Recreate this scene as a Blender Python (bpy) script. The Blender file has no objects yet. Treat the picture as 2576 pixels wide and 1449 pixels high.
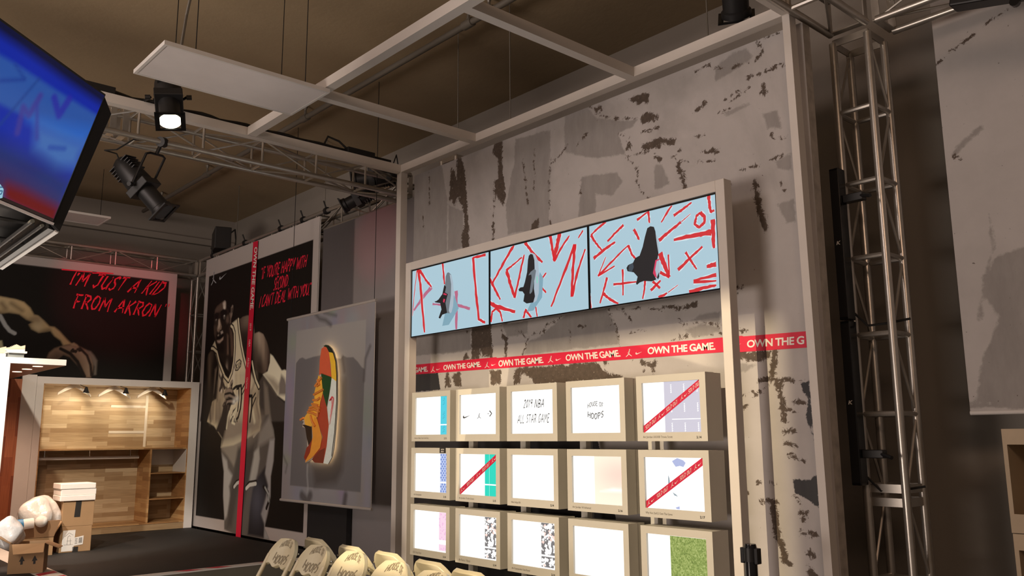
import bpy, math, random
import numpy as np
from mathutils import Vector, Matrix

random.seed(7)
rng = np.random.default_rng(7)
SC = bpy.context.scene
COL = SC.collection
V = Vector

# ------------------------------------------------------------------ camera
FPX, YAW, PITCH, ROLL = 2129.4, 0.840771, 0.173753, -0.006595
CAM = np.array([0.0, 0.0, 1.6])
_f = np.array([-math.sin(YAW) * math.cos(PITCH), math.cos(YAW) * math.cos(PITCH), math.sin(PITCH)])
_r = np.array([math.cos(YAW), math.sin(YAW), 0.0])
_u = np.cross(_r, _f)
_c, _s = math.cos(ROLL), math.sin(ROLL)
RT, UP, FW = _c * _r + _s * _u, -_s * _r + _c * _u, _f
cd = bpy.data.cameras.new('camera')
cam = bpy.data.objects.new('camera', cd)
COL.objects.link(cam)
cam.matrix_world = Matrix(((RT[0], UP[0], -FW[0], 0), (RT[1], UP[1], -FW[1], 0), (RT[2], UP[2], -FW[2], 1.6), (0, 0, 0, 1)))
cd.sensor_fit = 'HORIZONTAL'
cd.sensor_width = 36.0
cd.lens = 36.0 * FPX / 2576
cd.clip_start = 0.05
SC.camera = cam


def ray(px):
    return (RT * (px[0] - 1288) - UP * (px[1] - 724.5) + FW * FPX) / FPX


def on(px, ax, val):
    d = ray(px)
    return CAM + d * ((val - CAM[ax]) / d[ax])


# ------------------------------------------------------------------ view, world, big lights
SC.view_settings.view_transform = 'Standard'
SC.view_settings.look = 'None'
SC.view_settings.exposure = 0.0
SC.view_settings.gamma = 1.0
SC.view_settings.use_curve_mapping = False
try:
    SC.cycles.use_denoising = True
    SC.cycles.max_bounces = 6
    SC.cycles.sample_clamp_indirect = 4.0
except Exception:
    pass

wd = bpy.data.worlds.new('hall_light')
SC.world = wd
wd.use_nodes = True
bg = wd.node_tree.nodes['Background']
bg.inputs[0].default_value = (1.0, 0.80, 0.66, 1)
bg.inputs[1].default_value = 0.12


def light(name, kind, loc, target, power, color, **kw):
    d = bpy.data.lights.new(name, kind)
    d.energy = power
    d.color = color
    for k, v in kw.items():
        setattr(d, k, v)
    o = bpy.data.objects.new(name, d)
    COL.objects.link(o)
    o.location = loc
    if target is not None:
        o.rotation_euler = (V(target) - V(loc)).to_track_quat('-Z', 'Y').to_euler()
    return o


WARM = (1.0, 0.76, 0.50)
# broad soft fill lights added overhead behind the camera for general brightness
light('fill_light', 'AREA', (2.5, -2.5, 4.9), (-1.0, 5.0, 2.6), 100, (1.0, 0.66, 0.46), shape='RECTANGLE', size=3.0, size_y=1.2)
light('fill_light', 'AREA', (-5.0, -4.0, 4.9), (-8.0, 4.5, 2.6), 130, (1.0, 0.83, 0.78), shape='RECTANGLE', size=3.0, size_y=1.2)
# fill spot added low down to brighten the ceiling, beams and light panel
light('ceiling_fill', 'SPOT', (-4.5, -5.5, 0.5), (-5.8, 1.4, 5.4), 2200, (1.0, 0.83, 0.72), spot_size=2.1, spot_blend=1.0, shadow_soft_size=1.6)


# ------------------------------------------------------------------ colour
def lin(c):
    return tuple((x / 255 / 12.92) if x / 255 <= 0.04045 else ((x / 255 + 0.055) / 1.055) ** 2.4 for x in c)


# ------------------------------------------------------------------ materials
def _nodes(m):
    m.use_nodes = True
    nt = m.node_tree
    return nt, nt.nodes, nt.links, nt.nodes['Principled BSDF']


MATS = {}


def mat(name, color, rough=0.6, metal=0.0, var=0.06, scale=6.0, bump=0.0, bscale=60.0, spec=0.5, coat=0.0, trans=0.0, alpha=1.0):
    if name in MATS:
        return MATS[name]
    m = bpy.data.materials.new(name)
    nt, N, L, b = _nodes(m)
    c = lin(color) if max(color) > 1.0 else tuple(color)
    b.inputs['Roughness'].default_value = rough
    b.inputs['Metallic'].default_value = metal
    b.inputs['Specular IOR Level'].default_value = spec
    b.inputs['Coat Weight'].default_value = coat
    b.inputs['Transmission Weight'].default_value = trans
    b.inputs['Alpha'].default_value = alpha
    tc = N.new('ShaderNodeTexCoord')
    no = N.new('ShaderNodeTexNoise')
    no.inputs['Scale'].default_value = scale
    no.inputs['Detail'].default_value = 5
    L.new(tc.outputs['Object'], no.inputs['Vector'])
    mx = N.new('ShaderNodeMix')
    mx.data_type = 'RGBA'
    mx.inputs[6].default_value = tuple(x * (1 - var) for x in c) + (1,)
    mx.inputs[7].default_value = tuple(min(1, x * (1 + var)) for x in c) + (1,)
    L.new(no.outputs['Fac'], mx.inputs[0])
    L.new(mx.outputs[2], b.inputs['Base Color'])
    if bump > 0:
        n2 = N.new('ShaderNodeTexNoise')
        n2.inputs['Scale'].default_value = bscale
        n2.inputs['Detail'].default_value = 4
        L.new(tc.outputs['Object'], n2.inputs['Vector'])
        bp = N.new('ShaderNodeBump')
        bp.inputs['Strength'].default_value = bump
        bp.inputs['Distance'].default_value = 0.01
        L.new(n2.outputs['Fac'], bp.inputs['Height'])
        L.new(bp.outputs['Normal'], b.inputs['Normal'])
    MATS[name] = m
    return m


def emat(name, color, strength=1.0):
    if name in MATS:
        return MATS[name]
    m = bpy.data.materials.new(name)
    nt, N, L, b = _nodes(m)
    c = lin(color) if max(color) > 1.0 else tuple(color)
    b.inputs['Base Color'].default_value = (0.02, 0.02, 0.02, 1)
    b.inputs['Roughness'].default_value = 0.4
    b.inputs['Emission Color'].default_value = c + (1,)
    b.inputs['Emission Strength'].default_value = strength
    MATS[name] = m
    return m


def print_mat(name, rough=0.6, emit=0.0, gloss=0.5):
    """a printed (or, with emit, a lit) picture carried as colours of the mesh"""
    if name in MATS:
        return MATS[name]
    m = bpy.data.materials.new(name)
    nt, N, L, b = _nodes(m)
    at = N.new('ShaderNodeAttribute')
    at.attribute_name = 'Col'
    b.inputs['Roughness'].default_value = rough
    b.inputs['Specular IOR Level'].default_value = gloss
    if emit > 0:
        b.inputs['Base Color'].default_value = (0.01, 0.01, 0.01, 1)
        L.new(at.outputs['Color'], b.inputs['Emission Color'])
        b.inputs['Emission Strength'].default_value = emit
    else:
        L.new(at.outputs['Color'], b.inputs['Base Color'])
        tc = N.new('ShaderNodeTexCoord')
        no = N.new('ShaderNodeTexNoise')
        no.inputs['Scale'].default_value = 3.0
        L.new(tc.outputs['Object'], no.inputs['Vector'])
        bp = N.new('ShaderNodeBump')
        bp.inputs['Strength'].default_value = 0.12
        bp.inputs['Distance'].default_value = 0.02
        L.new(no.outputs['Fac'], bp.inputs['Height'])
        L.new(bp.outputs['Normal'], b.inputs['Normal'])
    MATS[name] = m
    return m


def wood_mat(name, base, dark, light_, plank=0.07, length=0.6, axes=(1, 2), rough=0.45):
    """butcher-block boards: brick pattern of staves, each its own tone, with grain"""
    if name in MATS:
        return MATS[name]
    m = bpy.data.materials.new(name)
    nt, N, L, b = _nodes(m)
    b.inputs['Roughness'].default_value = rough
    tc = N.new('ShaderNodeTexCoord')
    sp = N.new('ShaderNodeSeparateXYZ')
    L.new(tc.outputs['Object'], sp.inputs[0])
    cb = N.new('ShaderNodeCombineXYZ')
    L.new(sp.outputs[axes[0]], cb.inputs[0])
    L.new(sp.outputs[axes[1]], cb.inputs[1])
    br = N.new('ShaderNodeTexBrick')
    br.offset = 0.37
    br.offset_frequency = 2
    br.squash = 0.7
    br.squash_frequency = 3
    br.inputs['Scale'].default_value = 1.0
    br.inputs['Brick Width'].default_value = length
    br.inputs['Row Height'].default_value = plank
    br.inputs['Mortar Size'].default_value = 0.0006
    br.inputs['Bias'].default_value = 0.0
    br.inputs['Color1'].default_value = (0, 0, 0, 1)
    br.inputs['Color2'].default_value = (1, 1, 1, 1)
    br.inputs['Mortar'].default_value = (0.1, 0.1, 0.1, 1)
    L.new(cb.outputs[0], br.inputs['Vector'])
    ramp = N.new('ShaderNodeValToRGB')
    ramp.color_ramp.elements[0].color = lin(dark) + (1,)
    ramp.color_ramp.elements[1].color = lin(light_) + (1,)
    e = ramp.color_ramp.elements.new(0.5)
    e.color = lin(base) + (1,)
    L.new(br.outputs['Color'], ramp.inputs[0])
    mp = N.new('ShaderNodeMapping')
    mp.inputs['Scale'].default_value = (2.0, 45.0, 1.0)
    L.new(cb.outputs[0], mp.inputs[0])
    no = N.new('ShaderNodeTexNoise')
    no.inputs['Scale'].default_value = 2.0
    no.inputs['Detail'].default_value = 6
    L.new(mp.outputs[0], no.inputs['Vector'])
    mx = N.new('ShaderNodeMix')
    mx.data_type = 'RGBA'
    mx.blend_type = 'MULTIPLY'
    mx.inputs[0].default_value = 0.55
    gr = N.new('ShaderNodeValToRGB')
    gr.color_ramp.elements[0].position = 0.3
    gr.color_ramp.elements[0].color = (0.55, 0.5, 0.45, 1)
    gr.color_ramp.elements[1].position = 0.65
    gr.color_ramp.elements[1].color = (1, 1, 1, 1)
    L.new(no.outputs['Fac'], gr.inputs[0])
    L.new(ramp.outputs[0], mx.inputs[6])
    L.new(gr.outputs[0], mx.inputs[7])
    L.new(mx.outputs[2], b.inputs['Base Color'])
    MATS[name] = m
    return m


WHITE = mat('white_paint', (0.72, 0.70, 0.68), 0.45)
WHITE_FAB = mat('white_fabric', (0.68, 0.66, 0.64), 0.8)
BOXPAINT = mat('warm_white_laminate', (0.55, 0.53, 0.48), 0.5)
BLACK = mat('black_plastic', (0.012, 0.012, 0.013), 0.45)
BLACKGLOSS = mat('black_gloss', (0.008, 0.008, 0.009), 0.18)
DARKMETAL = mat('black_metal', (0.02, 0.02, 0.021), 0.35, 0.6)
ALU = mat('brushed_aluminium', (0.50, 0.47, 0.43), 0.32, 0.75, var=0.15, scale=20)
STEEL = mat('chrome_steel', (0.75, 0.74, 0.72), 0.18, 1.0)
CARD = mat('brown_cardboard', (0.36, 0.225, 0.115), 0.8, var=0.12)
CARDIN = mat('dark_cardboard_inside', (0.30, 0.175, 0.09), 0.85)
RED = mat('red_print', (0.66, 0.010, 0.050), 0.55)
INK = mat('black_ink', (0.02, 0.018, 0.016), 0.6)
PRINTW = mat('white_print', (0.78, 0.76, 0.72), 0.55)
CHAIRM = mat('cream_plastic', (0.66, 0.60, 0.42), 0.30, var=0.04)
PIPE = mat('galvanised_pipe', (0.20, 0.185, 0.16), 0.5, 0.6)
RUBBER = mat('black_cable', (0.01, 0.01, 0.01), 0.55)


# ------------------------------------------------------------------ mesh builder
class MB:
    def __init__(self):
        self.v, self.f = [], []

    def add(self, vs, fs):
        o = len(self.v)
        self.v.extend([tuple(float(x) for x in p) for p in vs])
        self.f.extend([tuple(i + o for i in f) for f in fs])
        return self

    def box(self, lo, hi):
        x0, y0, z0 = lo
        x1, y1, z1 = hi
        return self.add([(x0, y0, z0), (x1, y0, z0), (x1, y1, z0), (x0, y1, z0), (x0, y0, z1), (x1, y0, z1), (x1, y1, z1), (x0, y1, z1)],
                        [(0, 3, 2, 1), (4, 5, 6, 7), (0, 1, 5, 4), (1, 2, 6, 5), (2, 3, 7, 6), (3, 0, 4, 7)])

    def obox(self, c, ax, ay, az, sx, sy, sz):
        """box about c with its own axes"""
        c, ax, ay, az = V(c), V(ax).normalized(), V(ay).normalized(), V(az).normalized()
        vs = [c + ax * (sx / 2 * i) + ay * (sy / 2 * j) + az * (sz / 2 * k) for k in (-1, 1) for i, j in ((-1, -1), (1, -1), (1, 1), (-1, 1))]
        return self.add(vs, [(0, 3, 2, 1), (4, 5, 6, 7), (0, 1, 5, 4), (1, 2, 6, 5), (2, 3, 7, 6), (3, 0, 4, 7)])

    def tube(self, path, r, n=10, caps=True):
        pts = [V(p) for p in path]
        rs = r if isinstance(r, (list, tuple)) else [r] * len(pts)
        t = (pts[1] - pts[0]).normalized()
        a = V((0, 0, 1)) if abs(t.z) < 0.9 else V((1, 0, 0))
        nrm = t.cross(a).normalized()
        vs, fs = [], []
        for i, p in enumerate(pts):
            if i == 0:
                t = (pts[1] - pts[0]).normalized()
            elif i == len(pts) - 1:
                t = (pts[-1] - pts[-2]).normalized()
            else:
                t = ((pts[i + 1] - p).normalized() + (p - pts[i - 1]).normalized()).normalized()
            nrm = (nrm - t * nrm.dot(t)).normalized()
            bn = t.cross(nrm)
            for k in range(n):
                an = 2 * math.pi * k / n
                vs.append(p + (nrm * math.cos(an) + bn * math.sin(an)) * rs[i])
        for i in range(len(pts) - 1):
            for k in range(n):
                k2 = (k + 1) % n
                fs.append((i * n + k, i * n + k2, (i + 1) * n + k2, (i + 1) * n + k))
        if caps:
            fs.append(tuple(range(n - 1, -1, -1)))
            fs.append(tuple((len(pts) - 1) * n + k for k in range(n)))
        return self.add(vs, fs)

    def prism(self, poly, nrm, depth):
        """polygon of 3-D points pushed along nrm by depth"""
        n = len(poly)
        d = V(nrm).normalized() * depth
        vs = [V(p) for p in poly] + [V(p) + d for p in poly]
        fs = [tuple(range(n - 1, -1, -1)), tuple(range(n, 2 * n))] + [(i, (i + 1) % n, n + (i + 1) % n, n + i) for i in range(n)]
        return self.add(vs, fs)

    def poly(self, pts):
        return self.add(pts, [tuple(range(len(pts)))])

    def build(self, name, m, parent=None, smooth=False, bevel=0.0, local=False, seg=2):
        me = bpy.data.meshes.new(name)
        vs = self.v
        if parent is not None and not local:
            inv = wmat(parent).inverted()
            vs = [tuple(inv @ V(p)) for p in vs]
        me.from_pydata(vs, [], self.f)
        me.update()
        if m is not None:
            me.materials.append(m)
        o = bpy.data.objects.new(name, me)
        COL.objects.link(o)
        if parent is not None:
            o.parent = parent
        if smooth:
            for p in me.polygons:
                p.use_smooth = True
            try:
                me.set_sharp_from_angle(angle=math.radians(40))
            except Exception:
                pass
        if bevel > 0:
            md = o.modifiers.new('edge', 'BEVEL')
            md.width = bevel
            md.segments = seg
            md.limit_method = 'ANGLE'
        return o


def wmat(o):
    m = Matrix.LocRotScale(o.location, o.rotation_euler, o.scale)
    return wmat(o.parent) @ m if o.parent is not None else m


def tag(o, label, cat, group=None, kind=None):
    o['label'] = label
    o['category'] = cat
    if group:
        o['group'] = group
    if kind:
        o['kind'] = kind
    return o


def thing(name, label, cat, loc=(0, 0, 0), rotz=0.0, group=None):
    o = bpy.data.objects.new(name, None)
    COL.objects.link(o)
    o.location = [float(x) for x in loc]
    o.rotation_euler = (0, 0, rotz)
    o.empty_display_size = 0.1
    return tag(o, label, cat, group)


def struct(o):
    o['kind'] = 'structure'
    return o


def dup(root, loc, rotz, label=None):
    r = root.copy()
    COL.objects.link(r)
    r.location = [float(x) for x in loc]
    r.rotation_euler = (0, 0, rotz)
    if label:
        r['label'] = label
    for ch in list(root.children):
        c = ch.copy()
        COL.objects.link(c)
        c.parent = r
        for g in list(ch.children):
            d = g.copy()
            COL.objects.link(d)
            d.parent = c
    return r


def B(name, m, parent, lo, hi, bevel=0.0, local=False):
    return MB().box(lo, hi).build(name, m, parent, bevel=bevel, local=local)


# ------------------------------------------------------------------ planes and painting
class Plane:
    def __init__(self, o, s, t):
        self.o, self.s, self.t = np.array(o, float), np.array(s, float), np.array(t, float)
        self.s /= np.linalg.norm(self.s)
        self.t /= np.linalg.norm(self.t)
        self.n = np.cross(self.s, self.t)

    def px(self, p):
        d = ray(p)
        k = ((self.o - CAM) @ self.n) / (d @ self.n)
        q = CAM + d * k - self.o
        return (q @ self.s, q @ self.t)

    def pxs(self, pts):
        return [self.px(p) for p in pts]

    def P(self, st, off=0.0):
        """point on the plane, lifted by off along the normal (towards the viewer)"""
        return self.o + self.s * st[0] + self.t * st[1] + self.n * off


def crop(x0, y0, k):
    return lambda pts: [(x0 + x / k, y0 + y / k) for x, y in pts]


def seg_dist(X, Y, a, b):
    ax, ay = a
    bx, by = b
    dx, dy = bx - ax, by - ay
    l2 = dx * dx + dy * dy + 1e-12
    h = np.clip(((X - ax) * dx + (Y - ay) * dy) / l2, 0, 1)
    return np.hypot(X - ax - dx * h, Y - ay - dy * h), h


class Canvas:
    """a grid of coloured vertices lying on a plane"""

    def __init__(self, plane, s0, s1, t0, t1, res, base):
        self.pl = plane
        self.nx = max(2, int(round((s1 - s0) / res)) + 1)
        self.ny = max(2, int(round((t1 - t0) / res)) + 1)
        self.xs = np.linspace(s0, s1, self.nx)
        self.ys = np.linspace(t0, t1, self.ny)
        self.S, self.T = np.meshgrid(self.xs, self.ys)
        self.C = np.empty((self.ny, self.nx, 3))
        self.C[:] = base
        self.res = res
        self.M = np.zeros((self.ny, self.nx))      # where a body has been painted; soft lights stay inside it
        self.body = False

    def win(self, pts, m):
        x = [p[0] for p in pts]
        y = [p[1] for p in pts]
        i0, i1 = np.searchsorted(self.xs, [min(x) - m, max(x) + m])
        j0, j1 = np.searchsorted(self.ys, [min(y) - m, max(y) + m])
        return slice(max(j0 - 1, 0), j1 + 1), slice(max(i0 - 1, 0), i1 + 1)

    def sd_poly(self, pts, w):
        X, Y = self.S[w], self.T[w]
        d = np.full(X.shape, 1e9)
        ins = np.zeros(X.shape, bool)
        n = len(pts)
        for i in range(n):
            a, b = pts[i], pts[(i + 1) % n]
            d = np.minimum(d, seg_dist(X, Y, a, b)[0])
            cond = (a[1] > Y) != (b[1] > Y)
            if a[1] != b[1]:
                xi = (b[0] - a[0]) * (Y - a[1]) / (b[1] - a[1]) + a[0]
                ins ^= cond & (X < xi)
        return np.where(ins, d, -d)

    def blend(self, w, a, col):
        c = self.C[w]
        self.C[w] = c * (1 - a[..., None]) + np.array(col) * a[..., None]

    def fill(self, pts, col, soft=None, alpha=1.0):
        soft = soft or self.res
        w = self.win(pts, soft)
        if self.S[w].size == 0:
            return
        sd = self.sd_poly(pts, w)
        a = np.clip(0.5 + sd / soft, 0, 1) * alpha
        if self.body:
            if soft > 0.035:
                a = a * self.M[w]
            else:
                self.M[w] = np.maximum(self.M[w], a)
        self.blend(w, a, col)

    def stroke(self, pts, wd_, col, soft=None, alpha=1.0, taper=False):
        soft = soft or self.res
        w = self.win(pts, wd_ + soft)
        if self.S[w].size == 0:
            return
        d = np.full(self.S[w].shape, 1e9)
        for i in range(len(pts) - 1):
            dd, _ = seg_dist(self.S[w], self.T[w], pts[i], pts[i + 1])
            d = np.minimum(d, dd)
        self.blend(w, np.clip(0.5 + (wd_ / 2 - d) / soft, 0, 1) * alpha, col)

    def blob(self, c, rx, ry, col, alpha=1.0, rot=0.0):
        w = self.win([(c[0] - 2.2 * max(rx, ry), c[1] - 2.2 * max(rx, ry)), (c[0] + 2.2 * max(rx, ry), c[1] + 2.2 * max(rx, ry))], 0)
        if self.S[w].size == 0:
            return
        X, Y = self.S[w] - c[0], self.T[w] - c[1]
        co, si = math.cos(rot), math.sin(rot)
        U, W_ = X * co + Y * si, -X * si + Y * co
        a = np.exp(-((U / rx) ** 2 + (W_ / ry) ** 2)) * alpha
        self.blend(w, a * self.M[w] if self.body else a, col)

    def build(self, name, m, parent=None, off=0.0, extra=None):
        P = self.pl.o + self.S[..., None] * self.pl.s + self.T[..., None] * self.pl.t + self.pl.n * off
        P = P.reshape(-1, 3)
        if parent is not None:
            inv = np.array(wmat(parent).inverted())
            P = P @ inv[:3, :3].T + inv[:3, 3]
        nx, ny = self.nx, self.ny
        idx = np.arange(nx * ny).reshape(ny, nx)
        q = np.stack([idx[:-1, :-1], idx[:-1, 1:], idx[1:, 1:], idx[1:, :-1]], -1).reshape(-1, 4)
        me = bpy.data.meshes.new(name)
        me.vertices.add(len(P))
        me.vertices.foreach_set('co', P.astype(np.float32).ravel())
        me.loops.add(q.size)
        me.loops.foreach_set('vertex_index', q.astype(np.int32).ravel())
        me.polygons.add(len(q))
        me.polygons.foreach_set('loop_start', np.arange(0, q.size, 4, dtype=np.int32))
        me.polygons.foreach_set('loop_total', np.full(len(q), 4, np.int32))
        me.update(calc_edges=True)
        at = me.color_attributes.new('Col', 'FLOAT_COLOR', 'POINT')
        rgba = np.ones((nx * ny, 4), np.float32)
        rgba[:, :3] = self.C.reshape(-1, 3)
        at.data.foreach_set('color', rgba.ravel())
        if extra is not None:
            for k, arr in extra.items():
                a2 = me.color_attributes.new(k, 'FLOAT_COLOR', 'POINT')
                rgba = np.ones((nx * ny, 4), np.float32)
                rgba[:, :3] = arr.reshape(-1, 3)
                a2.data.foreach_set('color', rgba.ravel())
        me.materials.append(m)
        o = bpy.data.objects.new(name, me)
        COL.objects.link(o)
        if parent is not None:
            o.parent = parent
        return o


# ------------------------------------------------------------------ lettering
def text_mesh(s, bold=0.0, space=1.0):
    cu = bpy.data.curves.new('t', 'FONT')
    cu.body = s
    cu.offset = bold
    cu.space_character = space
    cu.resolution_u = 3
    o = bpy.data.objects.new('t', cu)
    COL.objects.link(o)
    bpy.context.view_layer.update()
    me = o.evaluated_get(bpy.context.evaluated_depsgraph_get()).to_mesh()
    vs = np.array([v.co[:] for v in me.vertices])
    fs = [tuple(p.vertices) for p in me.polygons]
    bpy.data.objects.remove(o)
    bpy.data.curves.remove(cu)
    lo, hi = vs.min(0), vs.max(0)
    vs = (vs[:, :2] - lo[:2]) / (hi[:2] - lo[:2])
    return vs, fs


TXT = {}


def txt(s, bold=0.0, space=1.0):
    k = (s, bold, space)
    if k not in TXT:
        TXT[k] = text_mesh(s, bold, space)
    return TXT[k]


def quad_map(q, uv):
    """bilinear place in a quad given as bottom-left, bottom-right, top-right, top-left"""
    u, v = uv
    a, b, c, d = [np.array(p, float) for p in q]
    return a * (1 - u) * (1 - v) + b * u * (1 - v) + c * u * v + d * (1 - u) * v


def put_text(mb, s, fn, bold=0.0, space=1.0):
    vs, fs = txt(s, bold, space)
    mb.add([fn(p) for p in vs], fs)
    return mb


# a brush alphabet: strokes on a unit cell (width given), y up
GLY = {
    'A': (0.75, [[(0, 0), (0.42, 1)], [(0.42, 1), (0.75, 0)], [(0.1, 0.35), (0.7, 0.38)]]),
    'B': (0.65, [[(0.08, 0), (0.08, 1)], [(0.08, 1), (0.6, 0.85), (0.55, 0.6), (0.1, 0.5)], [(0.1, 0.5), (0.65, 0.4), (0.6, 0.1), (0.05, 0)]]),
    'C': (0.6, [[(0.6, 0.9), (0.4, 1), (0.1, 0.7), (0.02, 0.3), (0.15, 0.02), (0.35, 0), (0.58, 0.12)]]),
    'D': (0.7, [[(0.08, 0), (0.12, 1)], [(0, 1), (0.5, 0.95), (0.7, 0.65), (0.5, 0.2), (0.05, 0)]]),
    'E': (0.55, [[(0.05, 0), (0.08, 1)], [(0.05, 1), (0.55, 1)], [(0.06, 0.52), (0.45, 0.55)], [(0.03, 0), (0.55, 0.03)]]),
    'F': (0.6, [[(0.1, 0), (0.15, 1)], [(0, 0.97), (0.6, 1)], [(0.1, 0.5), (0.48, 0.53)]]),
    'G': (0.65, [[(0.6, 0.9), (0.4, 1), (0.1, 0.7), (0.03, 0.3), (0.2, 0), (0.5, 0.05), (0.62, 0.4), (0.35, 0.4)]]),
    'H': (0.65, [[(0.05, 0), (0.08, 1)], [(0.6, 0), (0.63, 1)], [(0.05, 0.47), (0.62, 0.52)]]),
    'I': (0.12, [[(0.06, 0), (0.06, 1)]]),
    'J': (0.7, [[(0.05, 0.95), (0.7, 1)], [(0.5, 1), (0.45, 0.2), (0.25, 0), (0.05, 0.2)]]),
    'K': (0.68, [[(0.08, 0), (0.12, 1)], [(0.65, 1), (0.1, 0.45)], [(0.2, 0.52), (0.66, -0.08)]]),
    'L': (0.5, [[(0.06, 1), (0.05, 0)], [(0.05, 0), (0.5, 0.03)]]),
    'M': (0.85, [[(0.02, 0), (0.15, 1)], [(0.15, 1), (0.42, 0.35)], [(0.42, 0.35), (0.75, 1)], [(0.75, 1), (0.85, 0)]]),
    'N': (0.68, [[(0.04, 0), (0.06, 1)], [(0.06, 1), (0.6, 0)], [(0.6, 0), (0.66, 1)]]),
    'O': (0.65, [[(0.33, 1), (0.08, 0.75), (0.02, 0.3), (0.2, 0), (0.45, 0.1), (0.63, 0.5), (0.58, 0.88), (0.33, 1)]]),
    'P': (0.6, [[(0.08, 0), (0.1, 1)], [(0, 1), (0.5, 0.98), (0.6, 0.75), (0.4, 0.5), (0.08, 0.45)]]),
    'R': (0.65, [[(0.08, 0), (0.1, 1)], [(0, 1), (0.5, 0.98), (0.6, 0.75), (0.4, 0.52), (0.1, 0.48)], [(0.25, 0.5), (0.65, 0)]]),
    'S': (0.55, [[(0.55, 0.88), (0.35, 1), (0.1, 0.82), (0.2, 0.58), (0.45, 0.42), (0.48, 0.15), (0.25, 0), (0.02, 0.12)]]),
    'T': (0.65, [[(0, 0.97), (0.65, 1)], [(0.34, 0.98), (0.3, 0)]]),
    'U': (0.62, [[(0.05, 1), (0.04, 0.25), (0.25, 0), (0.5, 0.15), (0.6, 1)], [(0.58, 0.9), (0.62, 0)]]),
    'V': (0.65, [[(0, 1), (0.3, 0), (0.65, 1)]]),
    'W': (0.9, [[(0.02, 1), (0.2, 0)], [(0.2, 0), (0.45, 0.75)], [(0.45, 0.75), (0.62, 0)], [(0.62, 0), (0.9, 1)]]),
    'Y': (0.62, [[(0.02, 1), (0.3, 0.48)], [(0.62, 1), (0.2, 0)]]),
    '0': (0.5, [[(0.25, 1), (0.03, 0.6), (0.15, 0.02), (0.4, 0.2), (0.47, 0.7), (0.25, 1)]]),
    '1': (0.2, [[(0.0, 0.75), (0.14, 1), (0.1, 0)]]),
    '2': (0.5, [[(0.03, 0.78), (0.2, 1), (0.45, 0.82), (0.3, 0.45), (0, 0), (0.52, 0.05)]]),
    '9': (0.5, [[(0.45, 0.65), (0.2, 0.5), (0.08, 0.75), (0.25, 1), (0.46, 0.85), (0.42, 0)]]),
    '.': (0.12, [[(0.05, 0.0), (0.06, 0.08)]]),
    "'": (0.14, [[(0.08, 1.0), (0.05, 0.78)]]),
    '"': (0.26, [[(0.06, 1.02), (0.03, 0.84)], [(0.2, 1.02), (0.17, 0.84)]]),
    ' ': (0.32, []),
}


def ribbon(mb, pts, w, fn, taper=0.45, jit=0.0, sub=4):
    """a brush stroke: fn maps flat (x, y) to space"""
    P = [np.array(p, float) for p in pts]
    Q = []
    for i in range(len(P) - 1):
        for k in range(sub):
            Q.append(P[i] + (P[i + 1] - P[i]) * k / sub)
    Q.append(P[-1])
    n = len(Q)
    vs = []
    for i, p in enumerate(Q):
        t = Q[min(i + 1, n - 1)] - Q[max(i - 1, 0)]
        t = t / (np.linalg.norm(t) + 1e-9)
        nr = np.array([-t[1], t[0]])
        h = i / (n - 1)
        ww = w * (1 - taper * h ** 3) * (0.8 + 0.2 * math.sin(math.pi * min(1, h * 4 + 0.3)))
        ja, jb = random.uniform(-jit, jit) * w, random.uniform(-jit, jit) * w
        vs += [fn(p + nr * (ww / 2 + ja)), fn(p - nr * (ww / 2 + jb))]
    mb.add(vs, [(2 * i, 2 * i + 1, 2 * i + 3, 2 * i + 2) for i in range(n - 1)])
    return mb


def brush_text(mb, s, fn, w=0.13, gap=0.16, jit=0.10, wob=0.03, taper=0.45):
    """fn maps (u in 0..1, v in 0..1) to space"""
    tot = sum(GLY[c][0] + gap for c in s) - gap
    x = 0.0
    for c in s:
        gw, st = GLY[c]
        dy = random.uniform(-wob, wob)
        for path in st:
            ribbon(mb, [(x + a, b + dy) for a, b in path], w, lambda p: fn((p[0] / tot, p[1])), taper, jit)
        x += gw + gap
    return mb


SWOOSH = [(0, 0.30), (0.03, 0.08), (0.12, 0.0), (0.28, 0.05), (1.0, 0.62), (0.34, 0.30), (0.2, 0.27), (0.14, 0.36), (0.16, 0.62), (0.04, 0.48)]
JUMP = [[(0.62, 1.0), (0.60, 0.86)], [(0.60, 0.88), (0.52, 0.62), (0.48, 0.42)], [(0.5, 0.64), (0.28, 0.5)], [(0.48, 0.42), (0.28, 0.2), (0.02, 0.02)], [(0.5, 0.42), (0.74, 0.22), (0.98, 0.08)]]


def put_swoosh(mb, fn):
    return mb.poly([fn(p) for p in SWOOSH])


def put_jump(mb, fn):
    for path, w in zip(JUMP, (0.10, 0.15, 0.07, 0.13, 0.13)):
        ribbon(mb, path, w, fn, 0.3, 0.0, 3)
    mb.poly([fn((0.62 + 0.09 * math.cos(a), 1.0 + 0.08 * math.sin(a))) for a in np.linspace(0, 2 * math.pi, 9)[:-1]])
    mb.poly([fn((0.5 + 0.06 * math.cos(a), 0.74 + 0.06 * math.sin(a))) for a in np.linspace(0, 2 * math.pi, 9)[:-1]])
    return mb


for _t in (('OWN THE GAME.', 0.045, 0.9), ('GAME.', 0.045, 0.9), ('OWN THE G', 0.045, 0.9)):
    txt(*_t)

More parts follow.
